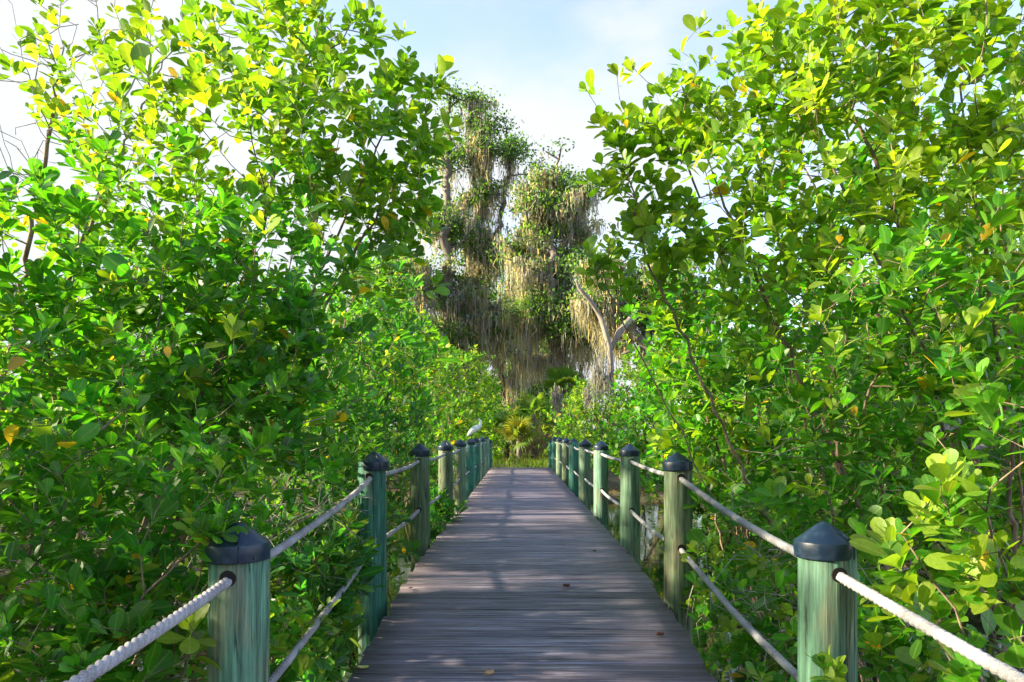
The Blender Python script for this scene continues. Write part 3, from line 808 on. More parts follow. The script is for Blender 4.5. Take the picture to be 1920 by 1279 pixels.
# ---- right side, near to far
T('mangrove_bush', 'nearest right mangrove bush with large glossy leaves over the thick white rope', (2.2, 2.4),
  [(1730, 900, 2.5, .26, .25, .14), (1850, 960, 2.4, .24, .3, .22), (1690, 1000, 2.6, .13, .2, .14), (1640, 1020, 2.85, .10, .12, .12), (1890, 800, 2.4, .16, .25, .22), (1880, 1100, 2.5, .22, .3, .2), (1720, 1130, 2.7, .18, .2, .18), (1800, 1190, 2.6, .2, .25, .15)],
  tips_per=120, lsize=.100, green=(.04,.18,.008), seed=41, yel=.26, young=.25, old=.02, stems=5, cat='bush')
T('mangrove_bush', 'small leafy sprig in front of the foot of the nearest right post', (1.42, 2.45),
  [(1560, 1262, 2.62, .05, .04, .07)],
  tips_per=1200, lsize=.075, seed=42, yel=.24, young=.5, old=.0, stems=1, clear=False, cat='bush')
T('mangrove_tree', 'right mangrove with brown forked trunk above the nearest right post', (2.6, 4.3),
  [(1700, 600, 4.1, .9, .7, .6), (1860, 560, 4.1, .8, .7, .8), (1540, 780, 4.4, .5, .5, .5), (1650, 900, 4.3, .5, .5, .45), (1500, 980, 4.3, .40, .45, .40), (1480, 1110, 4.2, .35, .45, .3), (1800, 760, 4.2, .5, .5, .3)],
  tips_per=105, lsize=.104, seed=43, yel=.22, young=.08, old=.02, stems=3, trunkr=.06)
T('mangrove_tree', 'tall right mangrove with yellow green crown leaning over the boardwalk', (2.7, 5.2),
  [(1350, 360, 4.8, .65, .7, .65), (1205, 340, 4.9, .32, .45, .45), (1175, 225, 4.8, .22, .3, .18), (1112, 490, 4.7, .13, .2, .16), (1250, 190, 4.9, .45, .5, .3), (1140, 330, 4.9, .16, .3, .25), (1210, 480, 4.9, .35, .5, .35), (1420, 500, 4.8, .6, .6, .5), (1400, 180, 5.0, .6, .6, .45)],
  tips_per=125, lsize=.100, green=(.10,.215,.010), seed=44, yel=.42, young=.18, old=.015, stems=4, step=.11)  # crown stands in shade; sunlit yellow is put into the leaf colour
T('mangrove_tree', 'tall mangrove at upper right with the most yellow leaves', (3.4, 4.6),
  [(1600, 280, 4.5, .9, .7, .75), (1800, 160, 4.5, 1.0, .8, .7), (1560, 90, 4.8, .8, .7, .45), (1880, 380, 4.4, .7, .7, .6), (1740, 20, 4.6, .8, .7, .4), (1440, 60, 5.0, .35, .4, .3)],
  tips_per=125, lsize=.104, green=GREEN_SUNLIT, seed=45, yel=.5, young=.26, old=.01, stems=4)
T('mangrove_tree', 'right mangrove of medium green leaves behind the second right post', (2.6, 7.0),
  [(1330, 580, 6.2, .65, .7, .7), (1280, 700, 6.8, .5, .8, .6), (1400, 720, 6.0, .7, .7, .7), (1350, 860, 6.2, .5, .6, .5), (1400, 1000, 5.3, .4, .5, .45), (1340, 1090, 5.2, .28, .5, .3), (1250, 590, 6.6, .35, .5, .4)],
  tips_per=120, lsize=.11, seed=46, yel=.18, young=.08, old=.015, stems=4, rtip=.0018)
T('mangrove_tree', 'dense mangrove deep behind the forked trunk at far right', (4.8, 6.2),
  [(1820, 420, 6.2, 1.4, .9, 1.4), (1600, 560, 6.4, 1.3, .9, 1.2), (1850, 800, 5.8, 1.1, .9, 1.1), (1560, 850, 6.4, 1.2, .9, 1.0), (1700, 1020, 5.6, .9, .8, .6), (1500, 300, 6.4, 1.0, .9, 1.0)],
  tips_per=75, lsize=.115, kind='mid', seed=47, yel=.22, young=.08, stems=5, rtip=.0024, step=.13)
T('mangrove_tree', 'right mangrove overhanging the dark water past the third right post', (3.7, 11.5),
  [(1300, 760, 10.5, .9, 1.1, .9), (1370, 640, 10.5, 1.0, 1.1, 1.0), (1290, 850, 11, .7, 1.1, .45), (1420, 850, 9.5, 1.0, 1.0, .9), (1260, 690, 11.5, .5, .9, .5)],
  tips_per=90, lsize=.125, kind='mid', seed=48, yel=.18, young=.1, stems=4, rtip=.0024, step=.15)
T('mangrove_tree', 'rounded dark mangrove across the water behind the fourth right post', (4.3, 18.5),
  [(1200, 800, 18, .9, 1.3, 1.0), (1260, 760, 18, 1.2, 1.3, 1.2), (1170, 850, 17.5, .6, 1.2, .7), (1240, 880, 16.5, 1.0, 1.2, .5), (1290, 900, 15.5, .9, 1.0, .5)],
  tips_per=85, lsize=.14, kind='mid', seed=49, yel=.14, young=.06, stems=4, rtip=.003, step=.18)
T('mangrove_tree', 'pale green shrubby tree right of the deck end, moss hanging in it', (4.6, 25),
  [(1180, 740, 25, 1.1, 1.4, 1.3), (1120, 790, 25, 1.0, 1.4, 1.0), (1140, 850, 24, .8, 1.3, .7), (1210, 700, 26, 1.0, 1.3, 1.0)],
  tips_per=60, lsize=.16, kind='mid', seed=50, green=(.045, .13, .022), yel=.2, young=.1, stems=4, rtip=.004, step=.22)
T('mangrove_bush', 'bright green bush on the right where the posts end', (2.5, 29),
  [(1070, 800, 29, .8, 1.0, .9), (1075, 850, 28.5, .6, 1.0, .6), (1100, 745, 30, .9, 1.0, 1.0)],
  tips_per=80, lsize=.15, kind='mid', seed=51, green=GREEN_C, yel=.35, young=.2, stems=3, cat='bush', rtip=.004, step=.2)

# backing mangroves that close the thicket on both sides, plus unseen ones added for shade
BG = 'mangroves deeper in the thicket'
def backing(label, x, y, r, top, seed, green=GREEN_A, yel=.16):
    c = [(x, y, top - r * .8), (x - r * .5, y + .3, top - r * 1.6), (x + r * .6, y - .3, top - r * 1.5), (x, y, max(.3, top - r * 2.4))]
    bl = [((q[0]) / q[1] * F + CX, CY - (q[2] - CAMZ) / q[1] * F, q[1], r, r * .8, r * .8) for q in c]
    T('mangrove_tree', label, (x, y), bl, tips_per=48, lsize=.13, kind='mid', green=green, yel=yel, young=.1, stems=4, seed=seed, rtip=.0026, step=.18, group=BG)
backing('shaded mangrove deep in the thicket at the left edge of the picture', -5.2, 5.6, 1.35, 2.9, 61, GREEN_B)
backing('mangrove deep in the left thicket, behind the leaning tall one', -5.0, 8.6, 1.5, 4.1, 62)
backing('mangrove deep in the left thicket, level with the third left post', -4.6, 12.6, 1.7, 4.2, 63, GREEN_B)
backing('mangrove in the left thicket, below the dark oak trunk', -5.6, 20, 2.2, 5.6, 64, GREEN_C, .3)  # top raised so it shades the far deck
backing('mangrove at the far left of the thicket, low behind the bare twigs', -8.5, 9.5, 1.9, 3.9, 65)
backing('mangrove deep in the left thicket, between the bare twigs and the leaning crown', -6.6, 7.2, 1.6, 3.2, 71, GREEN_SUNLIT, .4)
backing('mangrove deep in the left thicket, furthest back behind the bare twigs', -11, 14, 2.4, 3.8, 72, GREEN_SUNLIT, .4)
backing('mangrove in the left thicket behind the long leaved one', -4.0, 7.4, 1.3, 3.6, 73, GREEN_B)
backing('mangrove on the left bank beside the oaks, far down the boardwalk', -6.8, 26, 2.8, 6.4, 74, GREEN_C, .3)  # made taller to throw shade on the far deck
backing('broad mangrove in the left thicket, halfway down the boardwalk', -8.0, 16, 2.8, 6.6, 75, GREEN_A, .3)  # hidden crown raised to keep sun off the far deck
backing('mangrove in the right thicket close behind the forked trunk', 4.4, 8.0, 1.5, 3.2, 76, GREEN_B)
backing('mangrove far down on the right bank, below the leaning oak', 8.0, 23, 2.4, 4.6, 77, GREEN_A, .3)
backing('mangrove at the back of the right thicket, under the yellow crown', 11, 17, 3.0, 7.4, 78, GREEN_A, .3)
backing('mangrove crossing behind the water right of the third right post', 5.6, 12.5, 1.8, 3.6, 79, GREEN_B)
backing('tall mangrove in the right thicket just left of the yellow crown', 5.2, 7.2, 1.6, 5.2, 80, GREEN_SUNLIT, .4)
backing('dark mangrove beyond the oak trunks, left of the path', -4.5, 36, 2.2, 4.4, 81, GREEN_B, .3)
backing('yellow green mangrove beyond the right end of the boardwalk', 5.5, 35, 2.2, 4.2, 82, GREEN_C, .4)
backing('low dark mangrove overhanging the water between the third and fourth right posts', 5.0, 15.6, 1.5, 2.4, 83, GREEN_B)
backing('low bushy mangrove at the foot of the oaks, left of centre', -2.6, 33, 1.6, 3.4, 84, GREEN_A, .4)
backing('dark mangrove behind the palmettos, straight ahead', 0.9, 41, 2.2, 4.2, 85, GREEN_B, .3)
backing('mangrove behind the palmettos, left of straight ahead', -3.4, 43, 2.4, 5.2, 86, GREEN_A, .4)
backing('mangrove behind the bright tall palmetto', 4.2, 42, 2.2, 4.8, 87, GREEN_A, .4)
backing('mangrove left of the nearest left post, outside the frame', -4.4, 3.1, 1.4, 3.5, 93)  # out of view, added to keep low sun off the near posts
backing('mangrove beside the camera, further out on the left', -5.4, 1.2, 1.6, 4.0, 94)  # unseen, put in to block low sun from the left
backing('mangrove beside the camera on the left, shading the near deck', -3.4, 0.2, 1.4, 4.2, 88)  # unseen, added to shade the near deck
backing('mangrove just behind the camera on the left', -3.6, -2.4, 1.6, 4.6, 89)  # unseen, added to stop sun dapples on the near deck
backing('mangrove well behind the camera on the left', -4.0, -5.4, 1.9, 5.0, 90)  # unseen, added as a sun blocker behind the camera
backing('rounded green shrub just left of the golden palmetto', -1.7, 33, 1.1, 3.6, 91, GREEN_C, .4)
backing('rounded green shrub just right of the path end, before the dry palmetto', 2.4, 32, 1.2, 3.4, 92, GREEN_C, .4)
backing('tall mangrove deep in the right thicket below the yellow crown', 6.6, 8.6, 1.9, 5.6, 66, GREEN_SUNLIT, .35)
backing('mangrove deep in the right thicket, beside the leaning yellow green crown', 4.6, 10.2, 1.7, 4.6, 67, GREEN_A, .25)
backing('mangrove on the right bank behind the overhanging one', 6.3, 15.5, 2.2, 4.6, 68)
backing('mangrove at the far right of the thicket, beyond the big glossy leaves', 9.5, 11, 2.2, 5.8, 69, GREEN_A, .3)
print('LEAVES', exec_count)

# dead grey brushwood tangled low under the mangroves
def brush(label, cx, cy, d, rx, ry, rz, n, seed):
    rng = np.random.default_rng(seed); c = P(cx, cy, d); V = []; Fq = []; off = 0
    for _ in range(n):
        p = c + rng.uniform(-1, 1, 3) * np.array([rx, ry, rz]) ; gz = float(ground_z(p[0], p[1])); 
        dr = unit(rng.standard_normal(3) * np.array([1, .6, .45])); L_ = rng.uniform(.25, .9)
        k = 7; pts = np.zeros((k, 3)); q = p.copy(); bend = rng.normal(0, .12, 3)
        for i in range(k):
            pts[i] = q; q = q + dr * L_ / k; dr = unit(dr + bend + rng.normal(0, .1, 3))
        pts[:, 0] = np.where((pts[:, 0] > EL - .1) & (pts[:, 0] < DC) & (pts[:, 2] < 2), EL - .1, pts[:, 0])
        pts[:, 0] = np.where((pts[:, 0] < ER + .1) & (pts[:, 0] > DC) & (pts[:, 2] < 2), ER + .1, pts[:, 0])
        par = np.arange(-1, k - 1); rad = np.linspace(1, .35, k) * rng.uniform(.0022, .0055)
        v, f = frusta(pts, par, rad, range(1, k), 4)
        V.append(v); Fq.append(f + off); off += len(v)
    o = mesh_np('brushwood', np.concatenate(V), np.concatenate(Fq), M_GREYTWIG)
    tag(o, label, 'dead twigs', kind='stuff')
brush('tangle of dead grey twigs low at the left edge behind the near rope', 120, 1130, 3.5, .8, .5, .35, 150, 71)
brush('tangle of dead twigs behind the first left post', 560, 985, 5.0, .30, .5, .28, 90, 72)
brush('thin dead twigs in the dark thicket low on the right', 1480, 1120, 4.6, .5, .6, .4, 80, 73)
brush('thin dead twigs among the right mangroves at eye height', 1600, 760, 5.4, 1.0, .6, .8, 120, 74)
brush('thin dead twigs among the left mangroves at eye height', 250, 820, 4.6, 1.1, .6, .8, 110, 75)

# ---------------------------------------------------------------- live oaks hung with moss
def oak(name, label, base, blobs, seed, nmoss, leafden=60, moss_len=(.8, 3.4), extra=None, golden=.2, stems=3, trunkr=.42, cat='tree'):
    rng = np.random.default_rng(seed)
    b = np.array([base[0], base[1], float(ground_z(*base)) - .1])
    root = empty(name, b, label, cat, 'oaks hung with moss')
    tips = np.concatenate([sample_blob(P(*q[:3]), np.array([q[3] * 1.25, q[3] * 1.2, q[3] * .8]) * 1.1 * q[2] / F, max(8, int(32 * (q[3] / 40) ** 2)), rng, .1) + rng.normal(0, .5, 3) for q in blobs])
    ex = []
    for _ in range(int(len(tips) * .45)):
        a, b_ = [P(*blobs[k][:3]) for k in rng.integers(0, len(blobs), 2)]
        if np.linalg.norm(a - b_) < 5.5:
            ex.append(a + (b_ - a) * rng.random() + rng.normal(0, .8, 3))
    tips = np.concatenate([tips, np.array(ex)])
    cs = [P(*q[:3]) for q in blobs]
    low = sorted(cs, key=lambda c: c[2]); paths = []
    trunk_top = b + (np.mean(cs, 0) - b) * np.array([.3, .3, .35])
    paths.append([b, b + (trunk_top - b) * .5 + rng.normal(0, .2, 3), trunk_top])
    for q in sorted(range(len(cs)), key=lambda i: -cs[i][2])[:stems]:
        c = cs[q]; paths.append([trunk_top, trunk_top + (c - trunk_top) * .5 + rng.normal(0, .7, 3), c])
    pos, par, ti = grow(paths, tips, .45, rng, wob=.30)
    rad = radii(pos, par, .034, 2.15, trunkr)
    thick = np.where(rad > .06)[0]; thin = np.where(rad <= .06)[0]
    V, Fq = frusta(pos, par, rad, thick, 9); mesh_np('trunk', V, Fq, M_OAKBARK, root)
    V, Fq = frusta(pos, par, rad, thin, 4); mesh_np('branches', V, Fq, M_OAKBARK, root)
    # leaf clusters
    tp = pos[ti]; n = len(tp); per = leafden
    O = (tp[:, None, :] + rng.normal(0, 1, (n, per, 3)) * np.array([.36, .36, .20])).reshape(-1, 3)
    D = rng.standard_normal(O.shape); Nn = rng.standard_normal(O.shape) + np.array([0, 0, .8])
    Ln = rng.uniform(.14, .27, len(O)); base_c = (0.05, 0.110, 0.045)
    cc = tint(n, base_c, rng, .25, golden, 0); col = np.repeat(cc, per, 0) * np.exp(rng.normal(0, .25, len(O)))[:, None]
    leaves_mesh('leaves', O, D, Nn, Ln, Ln * .5, np.clip(col, 0, .8), 'flat', M_LEAF_FAR, root)
    # moss: hanging ragged bundles from the smaller limbs
    cand = np.where((rad < .22) & (pos[:, 2] > b[2] + 3))[0]
    fld = np.sin(pos[cand, 0] * 1.7 + seed) + np.sin(pos[cand, 2] * 1.3 + pos[cand, 0] * .8 + 2 * seed) + np.sin(pos[cand, 1] * 1.9)
    wgt = np.where(fld > .15, 1.0, .10) * (.45 + 1.1 / (1 + np.exp((pos[cand, 2] - 11) * .5))); wgt /= wgt.sum()
    pk = rng.choice(cand, nmoss, p=wgt); Vm = []; per = 15
    P0 = pos[pk] + rng.normal(0, .12, (nmoss, 3)); tl = rng.uniform(*moss_len, nmoss) * rng.beta(1.2, 2.2, nmoss) * 1.5 + .25
    o = np.repeat(P0, per, 0) + rng.normal(0, 1, (nmoss * per, 3)) * np.array([.20, .20, .14])
    ln = np.repeat(tl, per) * rng.beta(1.5, 1.5, nmoss * per); m = len(o)
    gmax = np.maximum(.3, o[:, 2] - b[2] - .8); ln = np.minimum(ln, gmax)
    ang = rng.uniform(0, np.pi, m); sd = np.stack([np.cos(ang), np.sin(ang), np.zeros(m)], 1)
    wd = rng.uniform(.012, .05, m); segs = 5
    drift = rng.normal(0, .10, (m, 3)); drift[:, 2] = 0
    Vs = []
    for s in range(segs + 1):
        u = s / segs; wv = wd * (1.15 - u) * (1 + .5 * np.sin(7 * u + ang * 9))
        c = o + np.array([0, 0, -1.]) * (ln * u)[:, None] + drift * (ln * u * (.6 + np.sin(9 * u + ang * 7)))[:, None]
        Vs += [c - sd * wv[:, None], c + sd * wv[:, None]]
    V = np.stack(Vs, 1)
    k = 2 * (segs + 1); F0 = np.array([(2 * s, 2 * s + 1, 2 * s + 3, 2 * s + 2) for s in range(segs)])
    Fq = (np.arange(m)[:, None, None] * k + F0[None]).reshape(-1, 4)
    tc0 = np.array([.35, .36, .29]) * np.exp(rng.normal(0, .22, m))[:, None]
    wm_ = rng.random(m) < .3; tc0[wm_] *= np.array([1.35, 1.15, .75])
    col = np.ones((m, k, 4)); col[:, :, :3] = np.clip(tc0, 0, .8)[:, None, :]
    mesh_np('hanging_moss', V.reshape(-1, 3), Fq, M_MOSS, root, True, col.reshape(-1, 4))
    return root
oak('oak_tree', 'tallest oak left of centre, grey moss hanging thick from bare upper limbs', (-4.6, 40),
    [(845, 180, 40, 16), (885, 195, 40, 22), (905, 245, 40, 30), (965, 280, 40, 28), (850, 300, 40, 34), (900, 350, 40, 36), (815, 420, 40, 45), (870, 455, 40, 45), (790, 520, 40, 50), (860, 540, 40, 50), (905, 610, 40, 45), (840, 640, 40, 50), (920, 490, 40, 30), (905, 300, 40, 24), (780, 620, 39, 45)],
    81, 1250, 50, stems=4)
oak('oak_tree', 'shorter oak at centre with rounded top and long curtains of moss', (2.6, 37),
    [(1040, 330, 37, 30), (1000, 370, 37, 30), (975, 450, 37, 24), (985, 410, 38, 18), (1085, 385, 37, 30), (1045, 420, 37, 40), (1085, 470, 37, 35), (1000, 520, 37, 35), (1060, 540, 37, 45), (980, 600, 37, 40), (1040, 620, 37, 45), (1095, 600, 36, 40)],
    82, 1050, 50, stems=4)
oak('oak_tree', 'leaning oak right of centre with low moss curtains over the pale forked trunk', (7.2, 34),
    [(1150, 505, 34, 34), (1200, 540, 34, 38), (1115, 545, 34, 30), (1180, 590, 34, 40), (1230, 600, 34, 36), (1250, 520, 34, 40), (1300, 560, 34, 40)],
    83, 760, 50, stems=3)
oak('oak_tree', 'mossy oak further back between the two tall oaks', (-1.0, 52),
    [(930, 560, 52, 34), (970, 600, 52, 30), (900, 620, 52, 34), (1000, 560, 52, 28), (950, 640, 52, 30)],
    84, 520, 80, golden=.5)
oak('oak_tree', 'small mossy oak behind the left mangroves', (-10.5, 36),
    [(700, 520, 36, 40), (740, 580, 36, 45), (660, 600, 36, 45), (720, 640, 36, 45)], 85, 260, 46, golden=.3)

oak('oak_tree', 'mossy oak far behind the shorter centre oak', (4.5, 50),
    [(1060, 620, 50, 34), (1090, 560, 50, 34), (1030, 660, 50, 30), (1110, 640, 50, 34), (1150, 640, 50, 28)], 87, 420, 80, golden=.5)
oak('oak_tree', 'mossy oak far behind the tallest oak, left of it', (-6.5, 49),
    [(800, 600, 49, 36), (850, 640, 49, 36), (880, 680, 49, 30), (820, 680, 49, 34)], 88, 420, 80, golden=.5)
# distant tree line: individual simple trees
def far_tree(label, x, y, h, r, seed, g=(0.05, 0.11, 0.025)):
    rng = np.random.default_rng(seed); z0 = float(ground_z(x, y)) - .1
    root = empty('distant_tree', (x, y, z0), label, 'tree', 'trees beyond the oaks')
    b = np.array([x, y, z0])
    tips = np.concatenate([sample_blob((x + rng.uniform(-.5, .5) * r, y + rng.uniform(-.3, .3) * r, z0 + h * f), (r * s, r * s, h * .16), 60, rng, .1) for f, s in ((.85, .55), (.65, .9), (.45, 1.0), (.25, .9))])
    pos, par, ti = grow([[b, b + np.array([.2, 0, h * .45]), b + np.array([0, .3, h * .85])]], tips, .8, rng, wob=.2)
    rad = radii(pos, par, .03, 2.2, .3)
    V, Fq = frusta(pos, par, rad, range(len(pos)), 6); mesh_np('trunk', V, Fq, M_OAKBARK, root)
    n = len(tips); per = 80
    O = (pos[ti][:, None, :] + rng.normal(0, 1, (n, per, 3)) * np.array([.8, .8, .5])).reshape(-1, 3)
    D = rng.standard_normal(O.shape); Nn = rng.standard_normal(O.shape) + np.array([0, 0, .8]); Ln = rng.uniform(.25, .5, len(O))
    cc = tint(n, g, rng, .2, .3, 0); col = np.repeat(cc, per, 0) * np.exp(rng.normal(0, .2, len(O)))[:, None]
    leaves_mesh('leaves', O, D, Nn, Ln, Ln * .55, col, 'flat', M_LEAF_FAR, root)
far_tree('distant tree seen low through the moss left of centre', -7, 62, 9, 4.5, 91)
far_tree('distant tree seen low behind the palmettos at centre', 0.5, 66, 9, 4.5, 92)
far_tree('distant tree behind the left mangrove tops', -17, 60, 10, 5, 93)
far_tree('distant tree behind the right thicket, next to the sky gap', 20, 62, 8.5, 5, 94)
far_tree('distant tree far out on the left', -29, 64, 10, 6, 95)
far_tree('distant tree far out on the right', 32, 66, 10, 6, 96)

# bare pale leaning trunk forked in a V
root = empty('dead_tree', P(1148, 790, 30), 'bare pale dead trunk leaning in a V shape below the right oak', 'tree')
m = MB()
m.tube([P(1150, 800, 30), P(1148, 720, 30), P(1143, 650, 30), P(1128, 600, 30), P(1108, 565, 30), P(1085, 540, 30), P(1078, 524, 30)], [.15, .14, .13, .12, .10, .08, .03], 9)
m.build('trunk', M_PALE, root, smooth=True); m = MB()
m.tube([P(1146, 655, 30), P(1160, 625, 30.2), P(1182, 598, 30.4), P(1197, 574, 30.6)], [.10, .15, .13, .07], 9)
m.build('limb', M_PALE, root, smooth=True); m = MB()
m.tube([P(1165, 665, 31), P(1200, 650, 31), P(1225, 660, 31), P(1250, 690, 31)], [.06, .10, .09, .07], 7)
m.build('limb', M_OAKBARK, root, smooth=True)

# fallen pale log in the right thicket, grey stems
m = MB(); m.tube([P(1725, 830, 5.1), P(1770, 805, 5.2), P(1815, 783, 5.35)], [.04, .037, .03], 10)
o = m.build('leaning_log', M_GREYTWIG, None, smooth=True); tag(o, 'short grey broken log leaning behind the forked brown trunk on the right', 'log')

# ---------------------------------------------------------------- hanging moss clump in the pale tree
def moss_clump(label, px, py, d, w_, h_, n, seed):
    rng = np.random.default_rng(seed); c = P(px, py, d)
    m_ = n; o = c + np.stack([rng.uniform(-w_, w_, m_), rng.uniform(-w_ * .6, w_ * .6, m_), rng.normal(0, .30 * h_, m_)], 1); o[:, :2] = c[:2] + rng.normal(0, .5, (m_, 2)) * w_
    ln = rng.uniform(.4, 1, m_) * h_; ang = rng.uniform(0, np.pi, m_); sd = np.stack([np.cos(ang), np.sin(ang), np.zeros(m_)], 1)
    wd = rng.uniform(.01, .035, m_); Vs = []; segs = 5
    for s in range(segs + 1):
        u = s / segs; q = o + np.array([0, 0, -1.]) * (ln * u)[:, None] + sd * (.04 * np.sin(6 * u + ang * 5))[:, None]
        wv = wd * (1.1 - u); Vs += [q - sd * wv[:, None], q + sd * wv[:, None]]
    V = np.stack(Vs, 1); k = 2 * (segs + 1); F0 = np.array([(2 * s, 2 * s + 1, 2 * s + 3, 2 * s + 2) for s in range(segs)])
    col = np.ones((m_, k, 4)); col[:, :, :3] = (np.array([.22, .225, .215]) * np.exp(rng.normal(0, .2, m_))[:, None])[:, None, :]
    o_ = mesh_np('hanging_moss', V.reshape(-1, 3), (np.arange(m_)[:, None, None] * k + F0[None]).reshape(-1, 4), M_MOSS, None, True, col.reshape(-1, 4), origin=tuple(c))
    tag(o_, label, 'moss')
moss_clump('two tailed grey moss clump hanging just left of the bright green bush', 1043, 738, 27.5, .22, .8, 90, 101)
moss_clump('wide grey moss drapery hanging in the pale green tree right of centre', 1128, 695, 23.6, .42, 1.1, 170, 102)
moss_clump('small grey moss clump low in the pale green tree', 1102, 738, 23.4, .16, .5, 60, 103)

# ---------------------------------------------------------------- palmettos
M_PALM = leaf_mat('palmetto_leaf', .4, .4, False, (2.4, 2.0, .7))
def frond_arrays(rng, stalk, rad_, n=22, spread=2.3):
    """fan frond in local coords: stalk along +Y then a pleated fan"""
    V = []; Fq = []
    w0 = .012
    V += [(-w0, 0, 0), (w0, 0, 0), (w0, stalk, .0), (-w0, stalk, 0)]; Fq.append((0, 1, 2, 3))
    for i in range(n):
        a = (i / (n - 1) - .5) * 2 * spread; d = np.array([math.sin(a), math.cos(a), 0]); s = np.array([math.cos(a), -math.sin(a), 0])
        L_ = rad_ * (1 - .25 * abs(i / (n - 1) - .5) * 2) * rng.uniform(.88, 1.05); c = np.array([0, stalk, 0]); b = len(V)
        droop = rng.uniform(.12, .35) * L_
        for (t, wv, dz) in ((.0, .004, 0), (.45, .030, .02), (.75, .020, -.25 * droop), (1.0, .003, -droop)):
            q = c + d * L_ * t + np.array([0, 0, dz]); V += [tuple(q - s * wv * rad_ / .6), tuple(q + s * wv * rad_ / .6)]
        for k in range(3): Fq.append((b + 2 * k, b + 2 * k + 1, b + 2 * k + 3, b + 2 * k + 2))
    return np.array(V), np.array(Fq)
def frond_mesh(seed, col):
    rng = np.random.default_rng(seed); V, Fq = frond_arrays(rng, .5, .62)
    c = np.ones((len(V), 4)); c[:, :3] = np.array(col) * np.exp(rng.normal(0, .12, len(V)))[:, None]
    o = mesh_np('frond', V, Fq, M_PALM, None, False, c); C.objects.unlink(o); return o.data
FR = [frond_mesh(s, c) for s, c in ((1, (.12, .21, .03)), (2, (.09, .22, .03)), (3, (.18, .21, .03)), (4, (.22, .15, .05)))]
def palmetto(label, px, py, d, n, scale, seed, kinds=(0, 1, 2)):
    rng = random.Random(seed); p = P(px, py, d); gz = float(ground_z(p[0], p[1]))
    base = Vector((p[0], p[1], gz)); root = empty('palmetto', base, label, 'palm', 'palmettos past the end of the deck')
    h = max(.15, p[2] - gz - .3)
    m = MB(); m.tube([base, base + Vector((.03, 0, h * .5)), base + Vector((0, .02, h))], [.13, .11, .09], 10); m.build('trunk', M_OAKBARK, root, smooth=True)
    for i in range(n):
        o = bpy.data.objects.new('frond', FR[rng.choice(kinds)]); C.objects.link(o); o.parent = root
        el = rng.uniform(-.2, 1.25); az = i * 2.4 + rng.uniform(-.3, .3)
        o.rotation_euler = (el, rng.uniform(-.5, .5), az); o.location = (0, 0, h); s = scale * rng.uniform(.8, 1.15); o.scale = (s, s, s)
palmetto('golden low palmetto straight past the left end of the deck', 972, 815, 31, 16, 1.15, 1, (0, 2, 2))
palmetto('taller green palmetto at centre behind the golden one', 1000, 765, 33, 16, 1.1, 2, (0, 1, 1))
palmetto('tall bright palmetto right of centre above the bright bush', 1062, 715, 36, 18, 1.3, 3, (0, 1, 1))
palmetto('small dark palmetto left of the path beyond the deck', 950, 790, 34, 14, 1.2, 4, (1, 1, 2))
palmetto('dry leaved palmetto at the end of the path', 1005, 805, 35, 16, 1.1, 5, (2, 3, 1))

# grass past the end, dry thatch heap, undergrowth
M_GRASS = leaf_mat('grass_blade', .6, .4, False)
def grass(name, label, x0, x1, y0, y1, n, h, seed, c=(.09, .13, .02)):
    rng = np.random.default_rng(seed); x = rng.uniform(x0, x1, n); y = rng.uniform(y0, y1, n); z = ground_z(x, y)
    O = np.stack([x, y, z], 1); D = np.stack([rng.normal(0, .3, n), rng.normal(0, .3, n), np.ones(n)], 1)
    Ln = rng.uniform(.5, 1.2, n) * h; cc = tint(n, c, rng, .3, .3, .04)
    Nn = rng.standard_normal((n, 3)); Nn[:, 2] = 0
    o = leaves_mesh(name, O, D, Nn, Ln, np.full(n, .02), cc, 'flat', M_GRASS, None); tag(o, label, 'grass', kind='stuff')
grass('grass', 'rough olive grass past the crest of the boardwalk', -5, 6, 28, 40, 9000, .38, 5)
def seg_litter():
    rng = np.random.default_rng(6); n = 30000
    x = rng.uniform(-7, 8, n); y = rng.uniform(1, 26, n); z = ground_z(x, y) + .01
    ok_ = (z > WATER_Z - .02)
    x, y, z = x[ok_], y[ok_], z[ok_]; n = len(x)
    O = np.stack([x, y, z + rng.uniform(0, .05, n)], 1); D = rng.standard_normal((n, 3)) * [1, 1, .15]; Nn = rng.standard_normal((n, 3)) * .3 + [0, 0, 1]
    cc = np.array([.14, .09, .04]) * np.exp(rng.normal(0, .5, n))[:, None]
    o = leaves_mesh('leaf_litter', O, D, Nn, rng.uniform(.05, .11, n), rng.uniform(.03, .05, n), np.clip(cc, 0, .6), 'flat', M_LEAF_FAR, None)
    tag(o, 'brown fallen leaves covering the mud under the mangroves', 'leaf litter', kind='stuff')
seg_litter()
M_THATCH = plain('dry_thatch', (.32, .22, .15), .9)
rng = np.random.default_rng(8); V = []; Fq = []; off = 0
c0 = P(1000, 832, 33.5)
for _ in range(420):
    p = c0 + rng.normal(0, 1, 3) * np.array([.75, .35, .22]); p[2] = abs(p[2] + .2) - .2
    dr = unit(rng.standard_normal(3) * np.array([.7, .5, 1.0])); k = 4; pts = np.array([p + dr * t for t in np.linspace(0, rng.uniform(.25, .8), k)])
    v, f = frusta(pts, np.arange(-1, k - 1), np.linspace(.022, .006, k), range(1, k), 4); V.append(v); Fq.append(f + off); off += len(v)
tag(mesh_np('brush_pile', np.concatenate(V), np.concatenate(Fq), M_THATCH), 'heap of dry pinkish brown fronds and sticks beyond the deck end', 'brush pile')

